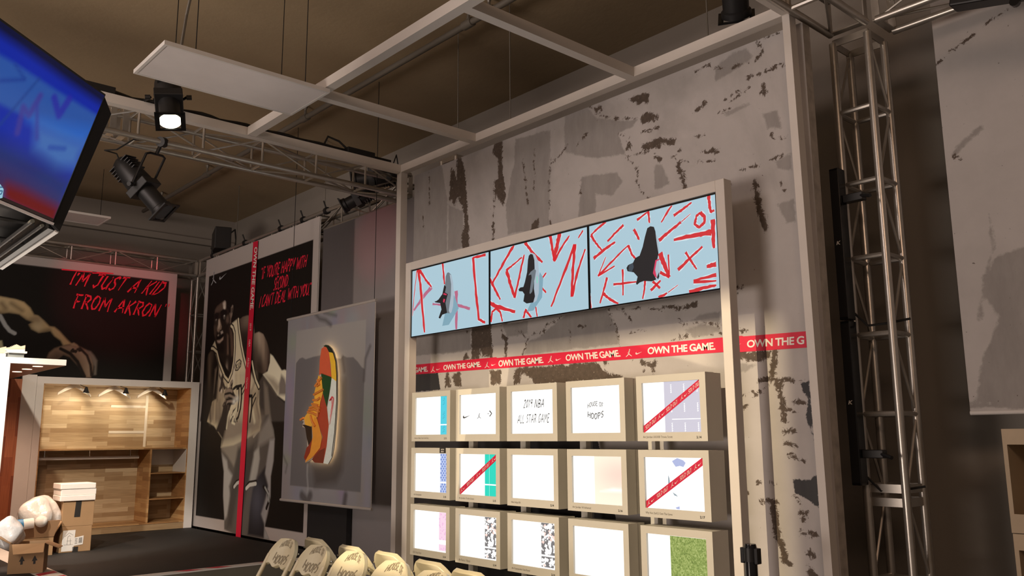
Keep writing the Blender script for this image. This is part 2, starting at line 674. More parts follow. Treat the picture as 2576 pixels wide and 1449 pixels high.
# ================================================================== the hall
CONC = mat('concrete_ceiling', (0.36, 0.275, 0.17), 0.9, var=0.28, scale=0.7, bump=0.25, bscale=14)
WALLC = mat('concrete_wall', (0.27, 0.245, 0.215), 0.9, var=0.16, scale=0.8, bump=0.2, bscale=18)
FLOORC = mat('grey_floor', (0.16, 0.16, 0.14), 0.55, var=0.2, scale=1.5)
HC, YW, XL = 5.39, 6.1, -14.2
struct(B('floor', FLOORC, None, (-16, -7, -0.1), (5, 7.5, 0)))
struct(B('ceiling', CONC, None, (-16, -7, HC), (5, 7.5, HC + 0.2)))
struct(B('wall_back', WALLC, None, (-16, YW, 0), (5, YW + 0.2, HC)))
struct(B('wall_left', WALLC, None, (XL - 0.2, -7, 0), (XL, YW, HC)))
struct(B('trim_1', WALLC, None, (XL, -7, 4.88), (XL + 0.10, YW, 4.98)))


def truss(name, label, o, ax, length, up, side, size=0.24, r=0.025, bay=0.55, br=0.009, rungr=0.012, plates=(), m=ALU, diag=(0, 1, 2, 3), first=0.0):
    """square box truss: four chords, rungs and diagonals, flat end plates; o = corner chord's start"""
    o, ax, up, side = V(o), V(ax).normalized(), V(up).normalized(), V(side).normalized()
    t = thing(name, label, 'truss', o, 0, 'aluminium box trusses')
    cs = [o, o + up * size, o + side * size, o + up * size + side * size]
    for c in cs:
        MB().tube([c, c + ax * length], r, 12).build('chord', m, t, smooth=True)
    if first > 0:
        nodes = [0.0] + [first + bay * k for k in range(int((length - first - 0.1) / bay) + 1)] + [length]
    else:
        n = max(2, int(round(length / bay)))
        nodes = [length * k / n for k in range(n + 1)]
    faces = [(0, 1), (2, 3), (0, 2), (1, 3)]
    for fi, (i, j) in enumerate(faces):
        for k, x in enumerate(nodes):
            p, q = cs[i] + ax * x, cs[j] + ax * x
            if 0 < k < len(nodes) - 1 and all(abs(x - pl_) > 0.1 for pl_ in plates):
                MB().tube([p, q], rungr, 8).build('rung', m, t, smooth=True)
            if k < len(nodes) - 1 and fi in diag and nodes[k + 1] - x > 0.3:
                sw = (k + fi) % 2
                p2 = q if sw else p
                e = (cs[i] if sw else cs[j]) + ax * nodes[k + 1]
                MB().tube([p2 + (e - p2) * 0.05, p2 + (e - p2) * 0.95], br, 6).build('brace', m, t, smooth=True)
    for d in (0.0, length) + tuple(plates):
        mb = MB()
        c = o + ax * d
        for i, j in faces:
            p, q = cs[i] + ax * d, cs[j] + ax * d
            mb.obox((p + q) / 2, ax, (q - p), ax.cross(q - p), 0.05, size, 0.008)
        mb.build('end_plate', m, t)
    return t


X_, Y_, Z_ = V((1, 0, 0)), V((0, 1, 0)), V((0, 0, 1))
TZ = 4.145
truss('box_truss', 'aluminium truss running above the stage edge under the white beam, carrying spotlights', (-7.27, -0.6, TZ), Y_, 5.65, Z_, -X_, bay=0.56, plates=(2.62, 2.72))
truss('box_truss', 'aluminium truss above the tall player poster and grey wall', (-13.12, 5.10, TZ), X_, 5.58, Z_, Y_, bay=0.6)
truss('box_truss', 'aluminium truss above the poster with the reaching arm and basketball', (-13.42, 0.2, TZ), Y_, 4.86, Z_, X_, bay=0.6)
truss('truss_tower', 'upright aluminium truss tower in the far stage corner between the two posters', (-13.42, 5.10, 0.02), Z_, 4.1, X_, Y_, bay=0.6)
truss('truss_tower', 'upright aluminium truss tower behind the white post at the left of the display wall', (-6.78, 5.10, 0.02), Z_, 4.4, X_, Y_, bay=0.6)
truss('truss_tower', 'upright aluminium truss tower carrying black column speakers right of the display wall', (-2.50, 5.12, 0.02), Z_, 4.14, X_, Y_, size=0.235, bay=0.487, first=0.24, plates=(1.18, 1.26), rungr=0.017, diag=(2, 3))
truss('box_truss', 'aluminium truss overhead running out from the top right corner of the display wall', (-2.50, 0.9, 4.22), Y_, 4.2, Z_, X_, size=0.24, bay=0.5, rungr=0.017, diag=(2, 3))
truss('box_truss', 'aluminium truss at the top right above the hanging plaster-print banner', (-2.20, 5.12, 4.22), X_, 3.6, Z_, Y_, bay=0.6)

# ------------------------------------------------------------------ white portal frame and ceiling grid
BM = mat('beam_white', (0.66, 0.62, 0.58), 0.5)
XE, XR, YF, H = -6.86, -2.565, 4.60, 4.21
BW, BR = 0.075, 0.05
fr = thing('portal_frame', 'white square-tube frame around the top and sides of the display wall', 'frame', (XE, YF, 0))
B('post', BM, fr, (XE, YF, 0), (XE + BW, YF + BW, H + BW))
MB().add([(XR + dx + (0.042 if z == 0 else 0), y, z) for z in (0, H + BW) for dx, y in ((0, YF), (BR, YF), (BR, YF + BW), (0, YF + BW))], [(0, 3, 2, 1), (4, 5, 6, 7), (0, 1, 5, 4), (1, 2, 6, 5), (2, 3, 7, 6), (3, 0, 4, 7)]).build('post', BM, fr)
B('top_beam', BM, fr, (XE + BW, YF, H), (XR, YF + BW, H + BW))


def beam(lbl, lo, hi):
    return tag(B('ceiling_beam', BM, None, lo, hi), lbl, 'beam', 'white overhead grid beams')


YA = 2.985
beam('white beam along the top of the stage-edge truss', (XE - 0.01, -0.6, H), (XE + BW - 0.01, YF, H + BW))
beam('long white overhead beam parallel to the display wall, passing over the light panel', (XE + BW, YA, H), (0.8, YA + BW, H + BW))
beam('white overhead cross beam nearest the stage', (-5.69, YA + BW, H), (-5.69 + BW, YF, H + BW))
beam('white overhead cross beam in the middle of the ceiling grid', (-3.85, YA + BW, H), (-3.85 + BW, YF, H + BW))
beam('white overhead cross beam at the right end of the display wall', (XR, YA + BW, H), (XR + BR, YF, H + BW))

# ------------------------------------------------------------------ off light panels hung on wires
PANEL = mat('panel_diffuser', (0.80, 0.76, 0.76), 0.5)


def light_panel(label, x0, x1, y0, y1, z, wires):
    t = thing('ceiling_light', label, 'ceiling light', ((x0 + x1) / 2, (y0 + y1) / 2, z), 0, 'flat hanging light panels')
    mb = MB()
    e = 0.02
    mb.box((x0, y0, z), (x1, y0 + e, z + 0.03)).box((x0, y1 - e, z), (x1, y1, z + 0.03)).box((x0, y0 + e, z), (x0 + e, y1 - e, z + 0.03)).box((x1 - e, y0 + e, z), (x1, y1 - e, z + 0.03))
    mb.build('panel_frame', WHITE, t)
    B('diffuser', PANEL, t, (x0 + e, y0 + e, z + 0.004), (x1 - e, y1 - e, z + 0.028))
    for wx, wy in wires:
        MB().tube([(wx, wy, z + 0.03), (wx, wy, HC)], 0.0035, 6).build('hanging_wire', DARKMETAL, t)
    MB().tube([(x0 + 0.15, y0 + 0.25, z + 0.03), (x0 + 0.13, y0 + 0.30, z + 0.5), (x0 + 0.22, y0 + 0.33, z + 0.9), (x0 + 0.2, y0 + 0.3, HC)], 0.011, 6).build('power_cable', PIPE, t)
    return t


light_panel('large white flat light panel hanging over the white beam, switched off', -6.02, -5.41, 1.78, 3.01, 4.165, ((-5.9, 2.02), (-5.5, 2.02), (-5.9, 2.85), (-5.5, 2.85)))
light_panel('small-looking white light panel far off, over the reaching-arm poster', -12.9, -12.35, 1.5, 3.5, 4.65, ((-12.8, 2.2), (-12.5, 3.4)))

# ------------------------------------------------------------------ pipe and sprinklers under the ceiling
zp = 5.24
pa, pb = on((1235, 22), 2, zp), on((521, 442), 2, zp)
py = (pa[1] + pb[1]) / 2
pp = thing('sprinkler_pipe', 'grey metal sprinkler pipe running under the concrete ceiling', 'pipe', (-6, py, zp))
MB().tube([(-13.9, py, zp), (3, py, zp)], 0.03, 12).build('pipe', PIPE, pp, smooth=True)
for px in ((1178, 50), (768, 288), (521, 436), (1230, 18), (405, 520)):
    q = on(px, 1, py)
    MB().tube([(q[0] - 0.06, py, zp), (q[0] + 0.06, py, zp)], 0.042, 12).build('pipe_joint', PIPE, pp, smooth=True)
    MB().tube([(q[0], py, zp + 0.02), (q[0], py, zp + 0.09), (q[0], py, zp + 0.13)], [0.02, 0.012, 0.028], 8).build('hanger_clip', PIPE, pp)
    MB().tube([(q[0], py, zp + 0.09), (q[0], py, HC)], 0.006, 6).build('hanger_rod', PIPE, pp)
for i, px in enumerate(((1152, 262), (1283, 195), (1778, 30), (820, 440), (598, 545))):
    if i < 3:
        x = on(px, 1, YF + 0.04)[0]
        y, z = YF + 0.04, H + BW
    else:
        x = on(px, 1, 5.2)[0]
        y, z = 5.2, TZ + 0.24
    w = MB().tube([(x, y, z), (x, y, HC)], 0.005, 6).build('hanging_rod', PIPE)
    tag(w, ('thin ceiling rod holding the display wall beam, nearest the stage', 'thin ceiling rod holding the display wall beam, left of centre', 'thin ceiling rod holding the display wall beam near its right corner',
            'thin ceiling rod down to the truss, right of the player poster', 'thin ceiling rod down to the truss above the player poster')[i], 'rod', 'ceiling hanging rods')

# ================================================================== display wall with peeling-plaster print
YM = 4.71
MX0, MX1 = on((1040, 650), 1, YM)[0], -2.488
MT = H - 0.035
PM = Plane((MX0, YM, 0), (1, 0, 0), (0, 0, 1))
mural = thing('display_wall', 'tall fabric wall printed like peeling grey plaster behind the screens and boxes', 'wall', (MX0, YM, 0))
WID = MX1 - MX0
base = (0.48, 0.45, 0.435)
cv = Canvas(PM, 0, WID, 0.02, MT, 0.0125, base)
FD = np.full(cv.S.shape, -1.0)      # peeled dark patches
FG = np.full(cv.S.shape, -1.0)      # bare grey cement
FK = np.full(cv.S.shape, -1.0)      # glossy black paint, and shade behind the light boxes
PXM = 0.0031


def patch(F, c, pts):
    P = PM.pxs(c(pts))
    w = cv.win(P, 0.12)
    if cv.S[w].size:
        F[w] = np.maximum(F[w], cv.sd_poly(P, w))


def crack(F, c, pts, wpx, k):
    P = PM.pxs(c(pts))
    w = cv.win(P, 0.12)
    if not cv.S[w].size:
        return
    d = np.full(cv.S[w].shape, 1e9)
    for i in range(len(P) - 1):
        d = np.minimum(d, seg_dist(cv.S[w], cv.T[w], P[i], P[i + 1])[0])
    F[w] = np.maximum(F[w], max(wpx / k * PXM / 2, 0.006) - d)


M1, M2, M3, M4, M5 = crop(1000, 320, 3.622), crop(1440, 60, 2.898), crop(1820, 780, 2.165), crop(1030, 760, 5.152), crop(1430, 720, 5.724)
for c, P_ in (
    (M1, [(485, 345), (520, 400), (535, 480), (540, 300), (560, 255), (605, 320), (620, 430), (635, 640), (640, 800), (655, 980), (655, 1115), (590, 1130), (580, 990), (610, 900), (600, 740), (570, 720), (560, 640), (545, 650), (520, 730), (495, 660), (470, 670)]),
    (M1, [(880, 130), (960, 100), (960, 430), (985, 560), (990, 650), (960, 720), (900, 620), (885, 740), (880, 490), (915, 470), (915, 300), (870, 250)]),
    (M1, [(1215, 880), (1290, 820), (1290, 930), (1215, 960)]),
    (M2, [(410, 550), (440, 520), (560, 500), (568, 480), (550, 590), (520, 570), (480, 610), (455, 570)]),
    (M2, [(490, 690), (540, 640), (620, 660), (625, 700), (500, 735)]),
    (M2, [(505, 880), (640, 825), (760, 840), (740, 890), (650, 870), (640, 915), (510, 920)]),
    (M2, [(940, 935), (1070, 895), (1070, 950), (960, 945)]),
    (M2, [(880, 645), (960, 560), (985, 580), (930, 635)]),
    (M2, [(395, 860), (430, 870), (435, 920), (395, 925)]),
    (M4, [(800, 330), (1060, 290), (1075, 600), (1080, 715), (940, 715), (920, 620), (905, 740), (810, 740), (800, 560)]),
    (M4, [(710, 650), (750, 650), (790, 740), (700, 750)]),
    (M4, [(460, 920), (510, 920), (530, 1000), (560, 960), (570, 910), (660, 900), (680, 1090), (580, 1095), (560, 1000), (530, 1040), (540, 1100), (460, 1100)]),
    (M4, [(1035, 880), (1190, 870), (1185, 1060), (1060, 1060)]),
    (M4, [(1360, 870), (1450, 850), (2420, 770), (2480, 850), (2530, 920), (2560, 980), (2560, 1010), (2000, 1060), (1610, 1060), (1560, 990), (1500, 950), (1450, 930), (1440, 1060), (1350, 1060)]),
    (M5, [(0, 1100), (380, 1085), (480, 1170), (570, 1240), (720, 1270), (790, 1300), (700, 1360), (0, 1360)]),
    (M5, [(490, 1080), (570, 1070), (560, 1140), (500, 1160)]),
    (M5, [(930, 1060), (1060, 1050), (1110, 1090), (1220, 1080), (1250, 1020), (1275, 1100), (1230, 1270), (1180, 1180), (1130, 1150), (1090, 1240), (1060, 1140), (1010, 1080)]),
    (M3, [(55, 222), (270, 220), (235, 270), (200, 285), (130, 280), (60, 262)]),
    (M1, [(860, 880), (880, 880), (880, 1040), (865, 1040)]),
):
    patch(FD, c, P_)
for c, k, P_, w_ in (
    (M1, 3.622, [(1140, 270), (1155, 420), (1170, 560), (1190, 700)], 22), (M1, 3.622, [(1245, 190), (1250, 270), (1235, 340), (1255, 430), (1240, 580)], 10),
    (M1, 3.622, [(1390, 300), (1380, 500), (1385, 640), (1395, 900)], 16), (M1, 3.622, [(1400, 330), (1500, 240), (1550, 160)], 9), (M1, 3.622, [(1640, 150), (1690, 95), (1730, 50)], 9),
    (M1, 3.622, [(1660, 470), (1670, 620)], 7), (M1, 3.622, [(290, 360), (290, 720)], 6), (M1, 3.622, [(880, 480), (870, 1040)], 5), (M1, 3.622, [(230, 800), (238, 900)], 16),
    (M2, 2.898, [(390, 965), (470, 950), (560, 930)], 6), (M2, 2.898, [(730, 970), (760, 990), (890, 1010)], 7), (M2, 2.898, [(920, 1000), (1035, 1000)], 6),
    (M2, 2.898, [(770, 1020), (800, 1110), (830, 1220)], 36), (M2, 2.898, [(100, 595), (140, 610), (200, 670), (330, 690), (480, 690)], 7),
    (M2, 2.898, [(400, 990), (440, 1010), (480, 1080), (470, 1150), (500, 1220), (550, 1260)], 12), (M2, 2.898, [(340, 805), (410, 830), (420, 860)], 10),
    (M2, 2.898, [(1330, 1160), (1345, 1270), (1380, 1400), (1405, 1480)], 46), (M2, 2.898, [(1350, 130), (1400, 100), (1500, 70)], 12),
    (M2, 2.898, [(1350, 120), (1390, 200), (1340, 260)], 22), (M2, 2.898, [(1280, 390), (1390, 350), (1480, 320)], 20), (M2, 2.898, [(1040, 325), (1170, 318), (1290, 280)], 5),
    (M2, 2.898, [(1390, 450), (1400, 500)], 36), (M2, 2.898, [(1520, 290), (1545, 310)], 14), (M2, 2.898, [(1455, 800), (1470, 850), (1550, 835)], 16), (M2, 2.898, [(1440, 990), (1520, 960)], 12),
    (M2, 2.898, [(1210, 1070), (1350, 1030)], 9), (M2, 2.898, [(510, 790), (630, 755)], 14), (M2, 2.898, [(900, 340), (950, 315), (995, 305)], 9), (M2, 2.898, [(880, 825), (975, 815)], 9),
    (M2, 2.898, [(190, 620), (215, 620), (200, 650)], 22), (M2, 2.898, [(740, 970), (790, 920)], 6), (M2, 2.898, [(1060, 650), (1160, 610)], 12), (M2, 2.898, [(1140, 1165), (1155, 1165)], 18),
    (M2, 2.898, [(600, 960), (640, 990)], 22), (M2, 2.898, [(1520, 1160), (1540, 1220)], 14), (M2, 2.898, [(1100, 560), (1230, 470)], 4), (M2, 2.898, [(1150, 570), (1290, 460)], 4),
    (M2, 2.898, [(30, 890), (80, 820), (105, 800)], 10), (M2, 2.898, [(60, 1130), (50, 1250)], 7),
    (M4, 5.152, [(1470, 690), (1500, 600), (1520, 500), (1600, 420), (1730, 380), (1780, 290), (1900, 240), (2010, 150)], 24),
    (M4, 5.152, [(1210, 440), (1260, 480), (1250, 570), (1240, 700)], 60), (M4, 5.152, [(1180, 280), (1195, 350), (1210, 440)], 12), (M4, 5.152, [(1380, 380), (1450, 390), (1510, 470)], 8),
    (M4, 5.152, [(740, 330), (750, 380)], 30), (M4, 5.152, [(2040, 290), (2090, 400), (2080, 520)], 12), (M4, 5.152, [(2180, 310), (2280, 320)], 10),
    (M5, 5.724, [(700, 330), (900, 320), (1060, 310), (1280, 325), (1560, 280)], 26), (M5, 5.724, [(1440, 290), (1600, 320), (1840, 260)], 48), (M5, 5.724, [(780, 350), (870, 440), (910, 530)], 14),
    (M5, 5.724, [(580, 310), (630, 450), (660, 530), (690, 590), (740, 850)], 12), (M5, 5.724, [(1600, 470), (1650, 560), (1600, 650), (1610, 760)], 18), (M5, 5.724, [(1720, 540), (1900, 515), (2200, 560)], 10),
    (M5, 5.724, [(1310, 350), (1370, 380)], 26), (M5, 5.724, [(890, 680), (1000, 650)], 16), (M5, 5.724, [(1060, 640), (1140, 635)], 10), (M5, 5.724, [(1480, 790), (1580, 760)], 16),
    (M5, 5.724, [(1640, 740), (1720, 700)], 14), (M5, 5.724, [(130, 570), (250, 580)], 12), (M5, 5.724, [(540, 590), (600, 570)], 26), (M5, 5.724, [(2060, 700), (2200, 670)], 8),
    (M5, 5.724, [(2400, 30), (2500, 20)], 50), (M5, 5.724, [(2390, 150), (2450, 90)], 16), (M5, 5.724, [(2370, 650), (2520, 640)], 24),
    (M3, 2.165, [(285, 220), (275, 290), (265, 365)], 30), (M3, 2.165, [(195, 385), (270, 378), (360, 385)], 22), (M3, 2.165, [(300, 400), (310, 470), (325, 530), (335, 600)], 34),
    (M3, 2.165, [(330, 540), (410, 555)], 14), (M3, 2.165, [(330, 660), (390, 655)], 20), (M3, 2.165, [(340, 725), (400, 735)], 24), (M3, 2.165, [(360, 790), (440, 828)], 18),
    (M3, 2.165, [(172, 936), (285, 937)], 9), (M3, 2.165, [(205, 1038), (290, 1042)], 20), (M3, 2.165, [(268, 1050), (285, 1150), (300, 1240), (330, 1330)], 36), (M3, 2.165, [(320, 1360), (375, 1390)], 24),
    (M3, 2.165, [(425, 1215), (500, 1222)], 26), (M3, 2.165, [(470, 1325), (490, 1340)], 26), (M3, 2.165, [(475, 1420), (510, 1449)], 36), (M3, 2.165, [(170, 465), (250, 405)], 5),
    (M3, 2.165, [(90, 470), (160, 440)], 5), (M3, 2.165, [(80, 535), (125, 525)], 14), (M3, 2.165, [(390, 500), (430, 510)], 20), (M3, 2.165, [(60, 115), (130, 112)], 14),
    (M3, 2.165, [(390, 1010), (420, 1060), (435, 1150)], 9), (M3, 2.165, [(110, 990), (125, 998)], 14), (M3, 2.165, [(420, 1105), (460, 1105)], 14), (M3, 2.165, [(360, 388), (455, 383)], 6),
):
    crack(FD, c, P_, w_, k)
for c, P_ in (
    (M2, [(1035, 320), (1150, 220), (1270, 160), (1330, 230), (1290, 280), (1170, 350), (1035, 430)]),
    (M2, [(-60, 640), (0, 620), (110, 600), (190, 680), (340, 700), (480, 690), (440, 750), (340, 800), (400, 960), (140, 985), (-60, 940)]),
    (M2, [(60, 1110), (330, 1080), (370, 1150), (290, 1260), (60, 1240)]),
    (M2, [(590, 1020), (660, 1020), (720, 1170), (600, 1210)]), (M2, [(1480, 1000), (1600, 930), (1610, 1070), (1490, 1060)]),
    (M2, [(1380, 650), (1500, 620), (1530, 760), (1420, 770)]), (M2, [(1480, 1310), (1620, 1270), (1630, 1449), (1560, 1449)]),
    (M2, [(1100, 650), (1300, 560), (1310, 590), (1120, 680)]),
    (M1, [(140, 410), (400, 330), (460, 640), (455, 1170), (140, 1240)]), (M1, [(1070, 100), (1240, 60), (1400, 20), (1390, 900), (1000, 990), (980, 700), (1060, 330)]),
    (M1, [(460, 690), (600, 760), (600, 1100), (455, 1140)]), (M1, [(1670, 460), (1811, 420), (1811, 800), (1640, 830)]),
    (M4, [(60, 440), (800, 330), (800, 620), (700, 660), (60, 700)]), (M4, [(1200, 300), (1560, 190), (1540, 420), (1260, 460)]),
    (M4, [(1480, 690), (1530, 500), (1740, 400), (2010, 150), (2576, 60), (2576, 580)]),
    (M5, [(0, 380), (560, 310), (690, 590), (740, 850), (0, 930)]), (M5, [(1700, 530), (1900, 400), (2200, 340), (2200, 560), (1900, 515)]),
    (M5, [(1640, 620), (1900, 530), (2200, 570), (2200, 680), (1800, 760)]), (M3, [(60, 285), (200, 290), (130, 330), (62, 345)]),
):
    patch(FG, c, P_)
for c, P_ in (
    (M4, [(30, 930), (370, 910), (405, 1140), (30, 1170)]),
    (M3, [(410, 390), (470, 385), (498, 745), (470, 640), (445, 590), (460, 480), (430, 440)]),
    (M3, [(375, 920), (470, 920), (500, 895), (512, 900), (525, 1080), (480, 1050), (390, 1000)]),
):
    patch(FK, c, P_)
kp = [(-0.1, 0.0), (2.45, 0.0), (2.55, 1.0), (2.38, 1.62), (1.2, 1.72), (-0.1, 1.70)]  # black paint behind the light boxes, with their shade painted in
w = cv.win(kp, 0.12)
FK[w] = np.maximum(FK[w], cv.sd_poly(kp, w))
enc = lambda F: np.clip(0.5 + F / 0.16, 0, 1)
fields = np.stack([enc(FD), enc(FG), enc(FK)], -1)

mm = bpy.data.materials.new('peeling_plaster_print')
nt, N, L, bs = _nodes(mm)
bs.inputs['Roughness'].default_value = 0.75
at = N.new('ShaderNodeAttribute')
at.attribute_name = 'Fields'
sep = N.new('ShaderNodeSeparateColor')
L.new(at.outputs['Color'], sep.inputs[0])
tc = N.new('ShaderNodeTexCoord')


def noise(scale, detail=8, rough=0.65, dist=0.0, stretch=None):
    n = N.new('ShaderNodeTexNoise')
    n.inputs['Scale'].default_value = scale
    n.inputs['Detail'].default_value = detail
    n.inputs['Roughness'].default_value = rough
    n.inputs['Distortion'].default_value = dist
    if stretch:
        mp = N.new('ShaderNodeMapping')
        mp.inputs['Scale'].default_value = stretch
        L.new(tc.outputs['Object'], mp.inputs[0])
        L.new(mp.outputs[0], n.inputs['Vector'])
    else:
        L.new(tc.outputs['Object'], n.inputs['Vector'])
    return n.outputs['Fac']


def math_(op, a, b=None, clamp=False):
    n = N.new('ShaderNodeMath')
    n.operation = op
    n.use_clamp = clamp
    for i, x in enumerate((a, b)):
        if x is None:
            continue
        if isinstance(x, (int, float)):
            n.inputs[i].default_value = x
        else:
            L.new(x, n.inputs[i])
    return n.outputs[0]


def mixc(f, a, b, blend='MIX'):
    n = N.new('ShaderNodeMix')
    n.data_type = 'RGBA'
    n.blend_type = blend
    for sock, x in ((n.inputs[0], f), (n.inputs[6], a), (n.inputs[7], b)):
        if isinstance(x, (int, float)):
            sock.default_value = x
        elif isinstance(x, tuple):
            sock.default_value = x + (1,)
        else:
            L.new(x, sock)
    return n.outputs[2]


edge = noise(19, 10, 0.78, 0.9)
e1 = math_('MULTIPLY', math_('SUBTRACT', edge, 0.5), 0.95)
bl_ = math_('MULTIPLY', math_('SUBTRACT', noise(4.5, 6, 0.65), 0.5), 1.5)
dark = math_('MULTIPLY', math_('ADD', math_('SUBTRACT', sep.outputs[0], 0.5), e1), 28, True)
grey = math_('MULTIPLY', math_('ADD', math_('SUBTRACT', sep.outputs[1], 0.5), math_('ADD', math_('MULTIPLY', e1, 0.35), math_('MULTIPLY', bl_, 0.30))), 11, True)
blk = math_('MULTIPLY', math_('ADD', math_('SUBTRACT', sep.outputs[2], 0.5), math_('MULTIPLY', e1, 0.35)), 30, True)
plaster = mixc(noise(2.2, 7), (0.38, 0.36, 0.355), (0.56, 0.535, 0.53))
cement = mixc(noise(9, 9, 0.7, 0, (1, 1, 0.35)), (0.17, 0.158, 0.152), (0.38, 0.36, 0.35))
peel = mixc(noise(22, 9, 0.8), (0.005, 0.004, 0.0035), (0.17, 0.125, 0.095))
flake = math_('MULTIPLY', math_('SUBTRACT', noise(48, 4, 0.6), 0.63), 14, True)
peel = mixc(flake, peel, (0.34, 0.28, 0.23))
speck = math_('MULTIPLY', math_('SUBTRACT', noise(38, 3, 0.5), 0.715), 20, True)
mot = math_('MULTIPLY', math_('SUBTRACT', noise(1.1, 9, 0.62, 0.4, (1, 1, 0.6)), 0.52), 7, True)
sz = N.new('ShaderNodeSeparateXYZ')
L.new(tc.outputs['Object'], sz.inputs[0])
hi_ = math_('MULTIPLY', math_('SUBTRACT', sz.outputs[2], 2.0), 1.4, True)
mot = math_('MULTIPLY', mot, math_('ADD', math_('MULTIPLY', hi_, 0.85), 0.15))
plaster = mixc(math_('MULTIPLY', mot, 0.45), plaster, cement)
c1 = mixc(math_('MULTIPLY', grey, 0.85), plaster, cement)
c1 = mixc(speck, c1, (0.10, 0.08, 0.07))
c2 = mixc(blk, c1, mixc(noise(3, 3, 0.5, 0.2, (4, 4, 0.4)), (0.010, 0.010, 0.013), (0.03, 0.028, 0.03)))
c3 = mixc(dark, c2, peel)
L.new(c3, bs.inputs['Base Color'])
rg = N.new('ShaderNodeMapRange')
rg.inputs[3].default_value = 0.75
rg.inputs[4].default_value = 0.32
L.new(blk, rg.inputs[0])
L.new(rg.outputs[0], bs.inputs['Roughness'])
cv.build('printed_face', mm, mural, 0.0, {'Fields': fields})
side = mat('plaster_print_edge', (0.42, 0.38, 0.34), 0.8, var=0.45, scale=14)
B('wall_core', side, mural, (MX0, YM + 0.002, 0.0), (MX1, YM + 0.085, MT))
# red lettered band printed across the wall
band = PM.pxs([(1040, 942.5), (1224, 928.9), (1430, 914.8), (1818.7, 886), (1846, 887), (2029.7, 874.4), (2027.5, 833.4), (1871, 846.3), (1866.5, 844.7), (1844.5, 847), (1816, 849), (1430, 885), (1250, 900.5), (1249, 898.5), (1040, 918)])
MB().prism([PM.P(p, 0.0) for p in band], PM.n, 0.003).build('red_band', RED, mural)
mb = MB()
for s, q in (('GAME.', [(1043.6, 937.6), (1077.6, 934.7), (1076.6, 922), (1043.6, 925)]),
             ('OWN THE GAME.', [(1116.4, 931.8), (1211.5, 923), (1209.5, 909.5), (1116.4, 918.2)]),
             ('OWN THE GAME.', [(1255, 923), (1368.7, 913.3), (1366.8, 897.8), (1255, 906.5)]),
             ('OWN THE GAME.', [(1424, 908.5), (1562.8, 897.3), (1558, 880), (1424, 892)]),
             ('OWN THE GAME.', [(1630, 892), (1801, 880), (1799.5, 860.6), (1630, 873.7)]),
             ('OWN THE G', [(1880, 875), (2024, 866), (2024, 844.8), (1880, 856)])):
    Q = PM.pxs(q)
    put_text(MB(), s, lambda p: PM.P(quad_map(Q, p), 0.0045), 0.026, 0.92).build('lettering', PRINTW, mural)
for x, y, h in ((1090, 930, 13), (1226, 919, 14), (1386, 905, 16), (1583, 889, 18)):
    Q = PM.pxs([(x - h * 0.42, y + h * 0.5), (x + h * 0.42, y + h * 0.46), (x + h * 0.42, y - h * 0.54), (x - h * 0.42, y - h * 0.5)])
    put_jump(MB(), lambda p: PM.P(quad_map(Q, p), 0.0045)).build('emblem', PRINTW, mural)
for x, y, h in ((1104, 928, 9), (1243, 916.5, 10), (1406, 903, 12), (1608, 886.5, 14), (1857, 866, 15)):
    Q = PM.pxs([(x - h * 0.6, y + h * 0.4), (x + h * 0.6, y + h * 0.33), (x + h * 0.6, y - h * 0.4), (x - h * 0.6, y - h * 0.33)])
    put_swoosh(MB(), lambda p: PM.P(quad_map(Q, p), 0.0045)).build('emblem', PRINTW, mural)

# ================================================================== screens on their white stand
YS = 4.35
st = thing('screen_stand', 'tall white goal-post stand holding three screens above the light boxes', 'stand', (-4.58, YS, 0))
SX0, SX1, SZ0, SZ1 = -6.245, -2.955, 2.48, 3.095
B('leg', BM, st, (SX0 - 0.075, YS, 0), (SX0 - 0.003, YS + 0.08, SZ1 + 0.075), 0.003)
B('leg', BM, st, (SX1 + 0.003, YS, 0), (SX1 + 0.068, YS + 0.08, SZ1 + 0.075), 0.003)
B('top_bar', BM, st, (SX0 - 0.003, YS, SZ1 + 0.003), (SX1 + 0.003, YS + 0.08, SZ1 + 0.075), 0.003)
for x in (-5.6, -3.6):
    B('wall_bracket', BM, st, (x, YS + 0.08, SZ1 + 0.01), (x + 0.05, YM - 0.002, SZ1 + 0.06))
SKY = emat('screen_pale_blue', (176, 207, 221), 0.92)
SRED = emat('screen_red', (214, 40, 48), 0.90)
SPINK = emat('screen_pink', (196, 110, 140), 0.85)
SWHT = emat('screen_white', (215, 232, 238), 0.95)
SGREY = emat('screen_grey', (112, 122, 130), 0.9)
SLITE = emat('screen_light_grey', (176, 192, 205), 0.9)
SBLK = emat('screen_black', (22, 22, 27), 0.9)
SSHD = emat('screen_shade', (132, 172, 190), 0.9)
SHOT = emat('screen_hot_pink', (220, 50, 90), 0.9)
S1, S2 = crop(1000, 450, 3.622), crop(1400, 450, 3.622)
SW = (SX1 - SX0) / 3


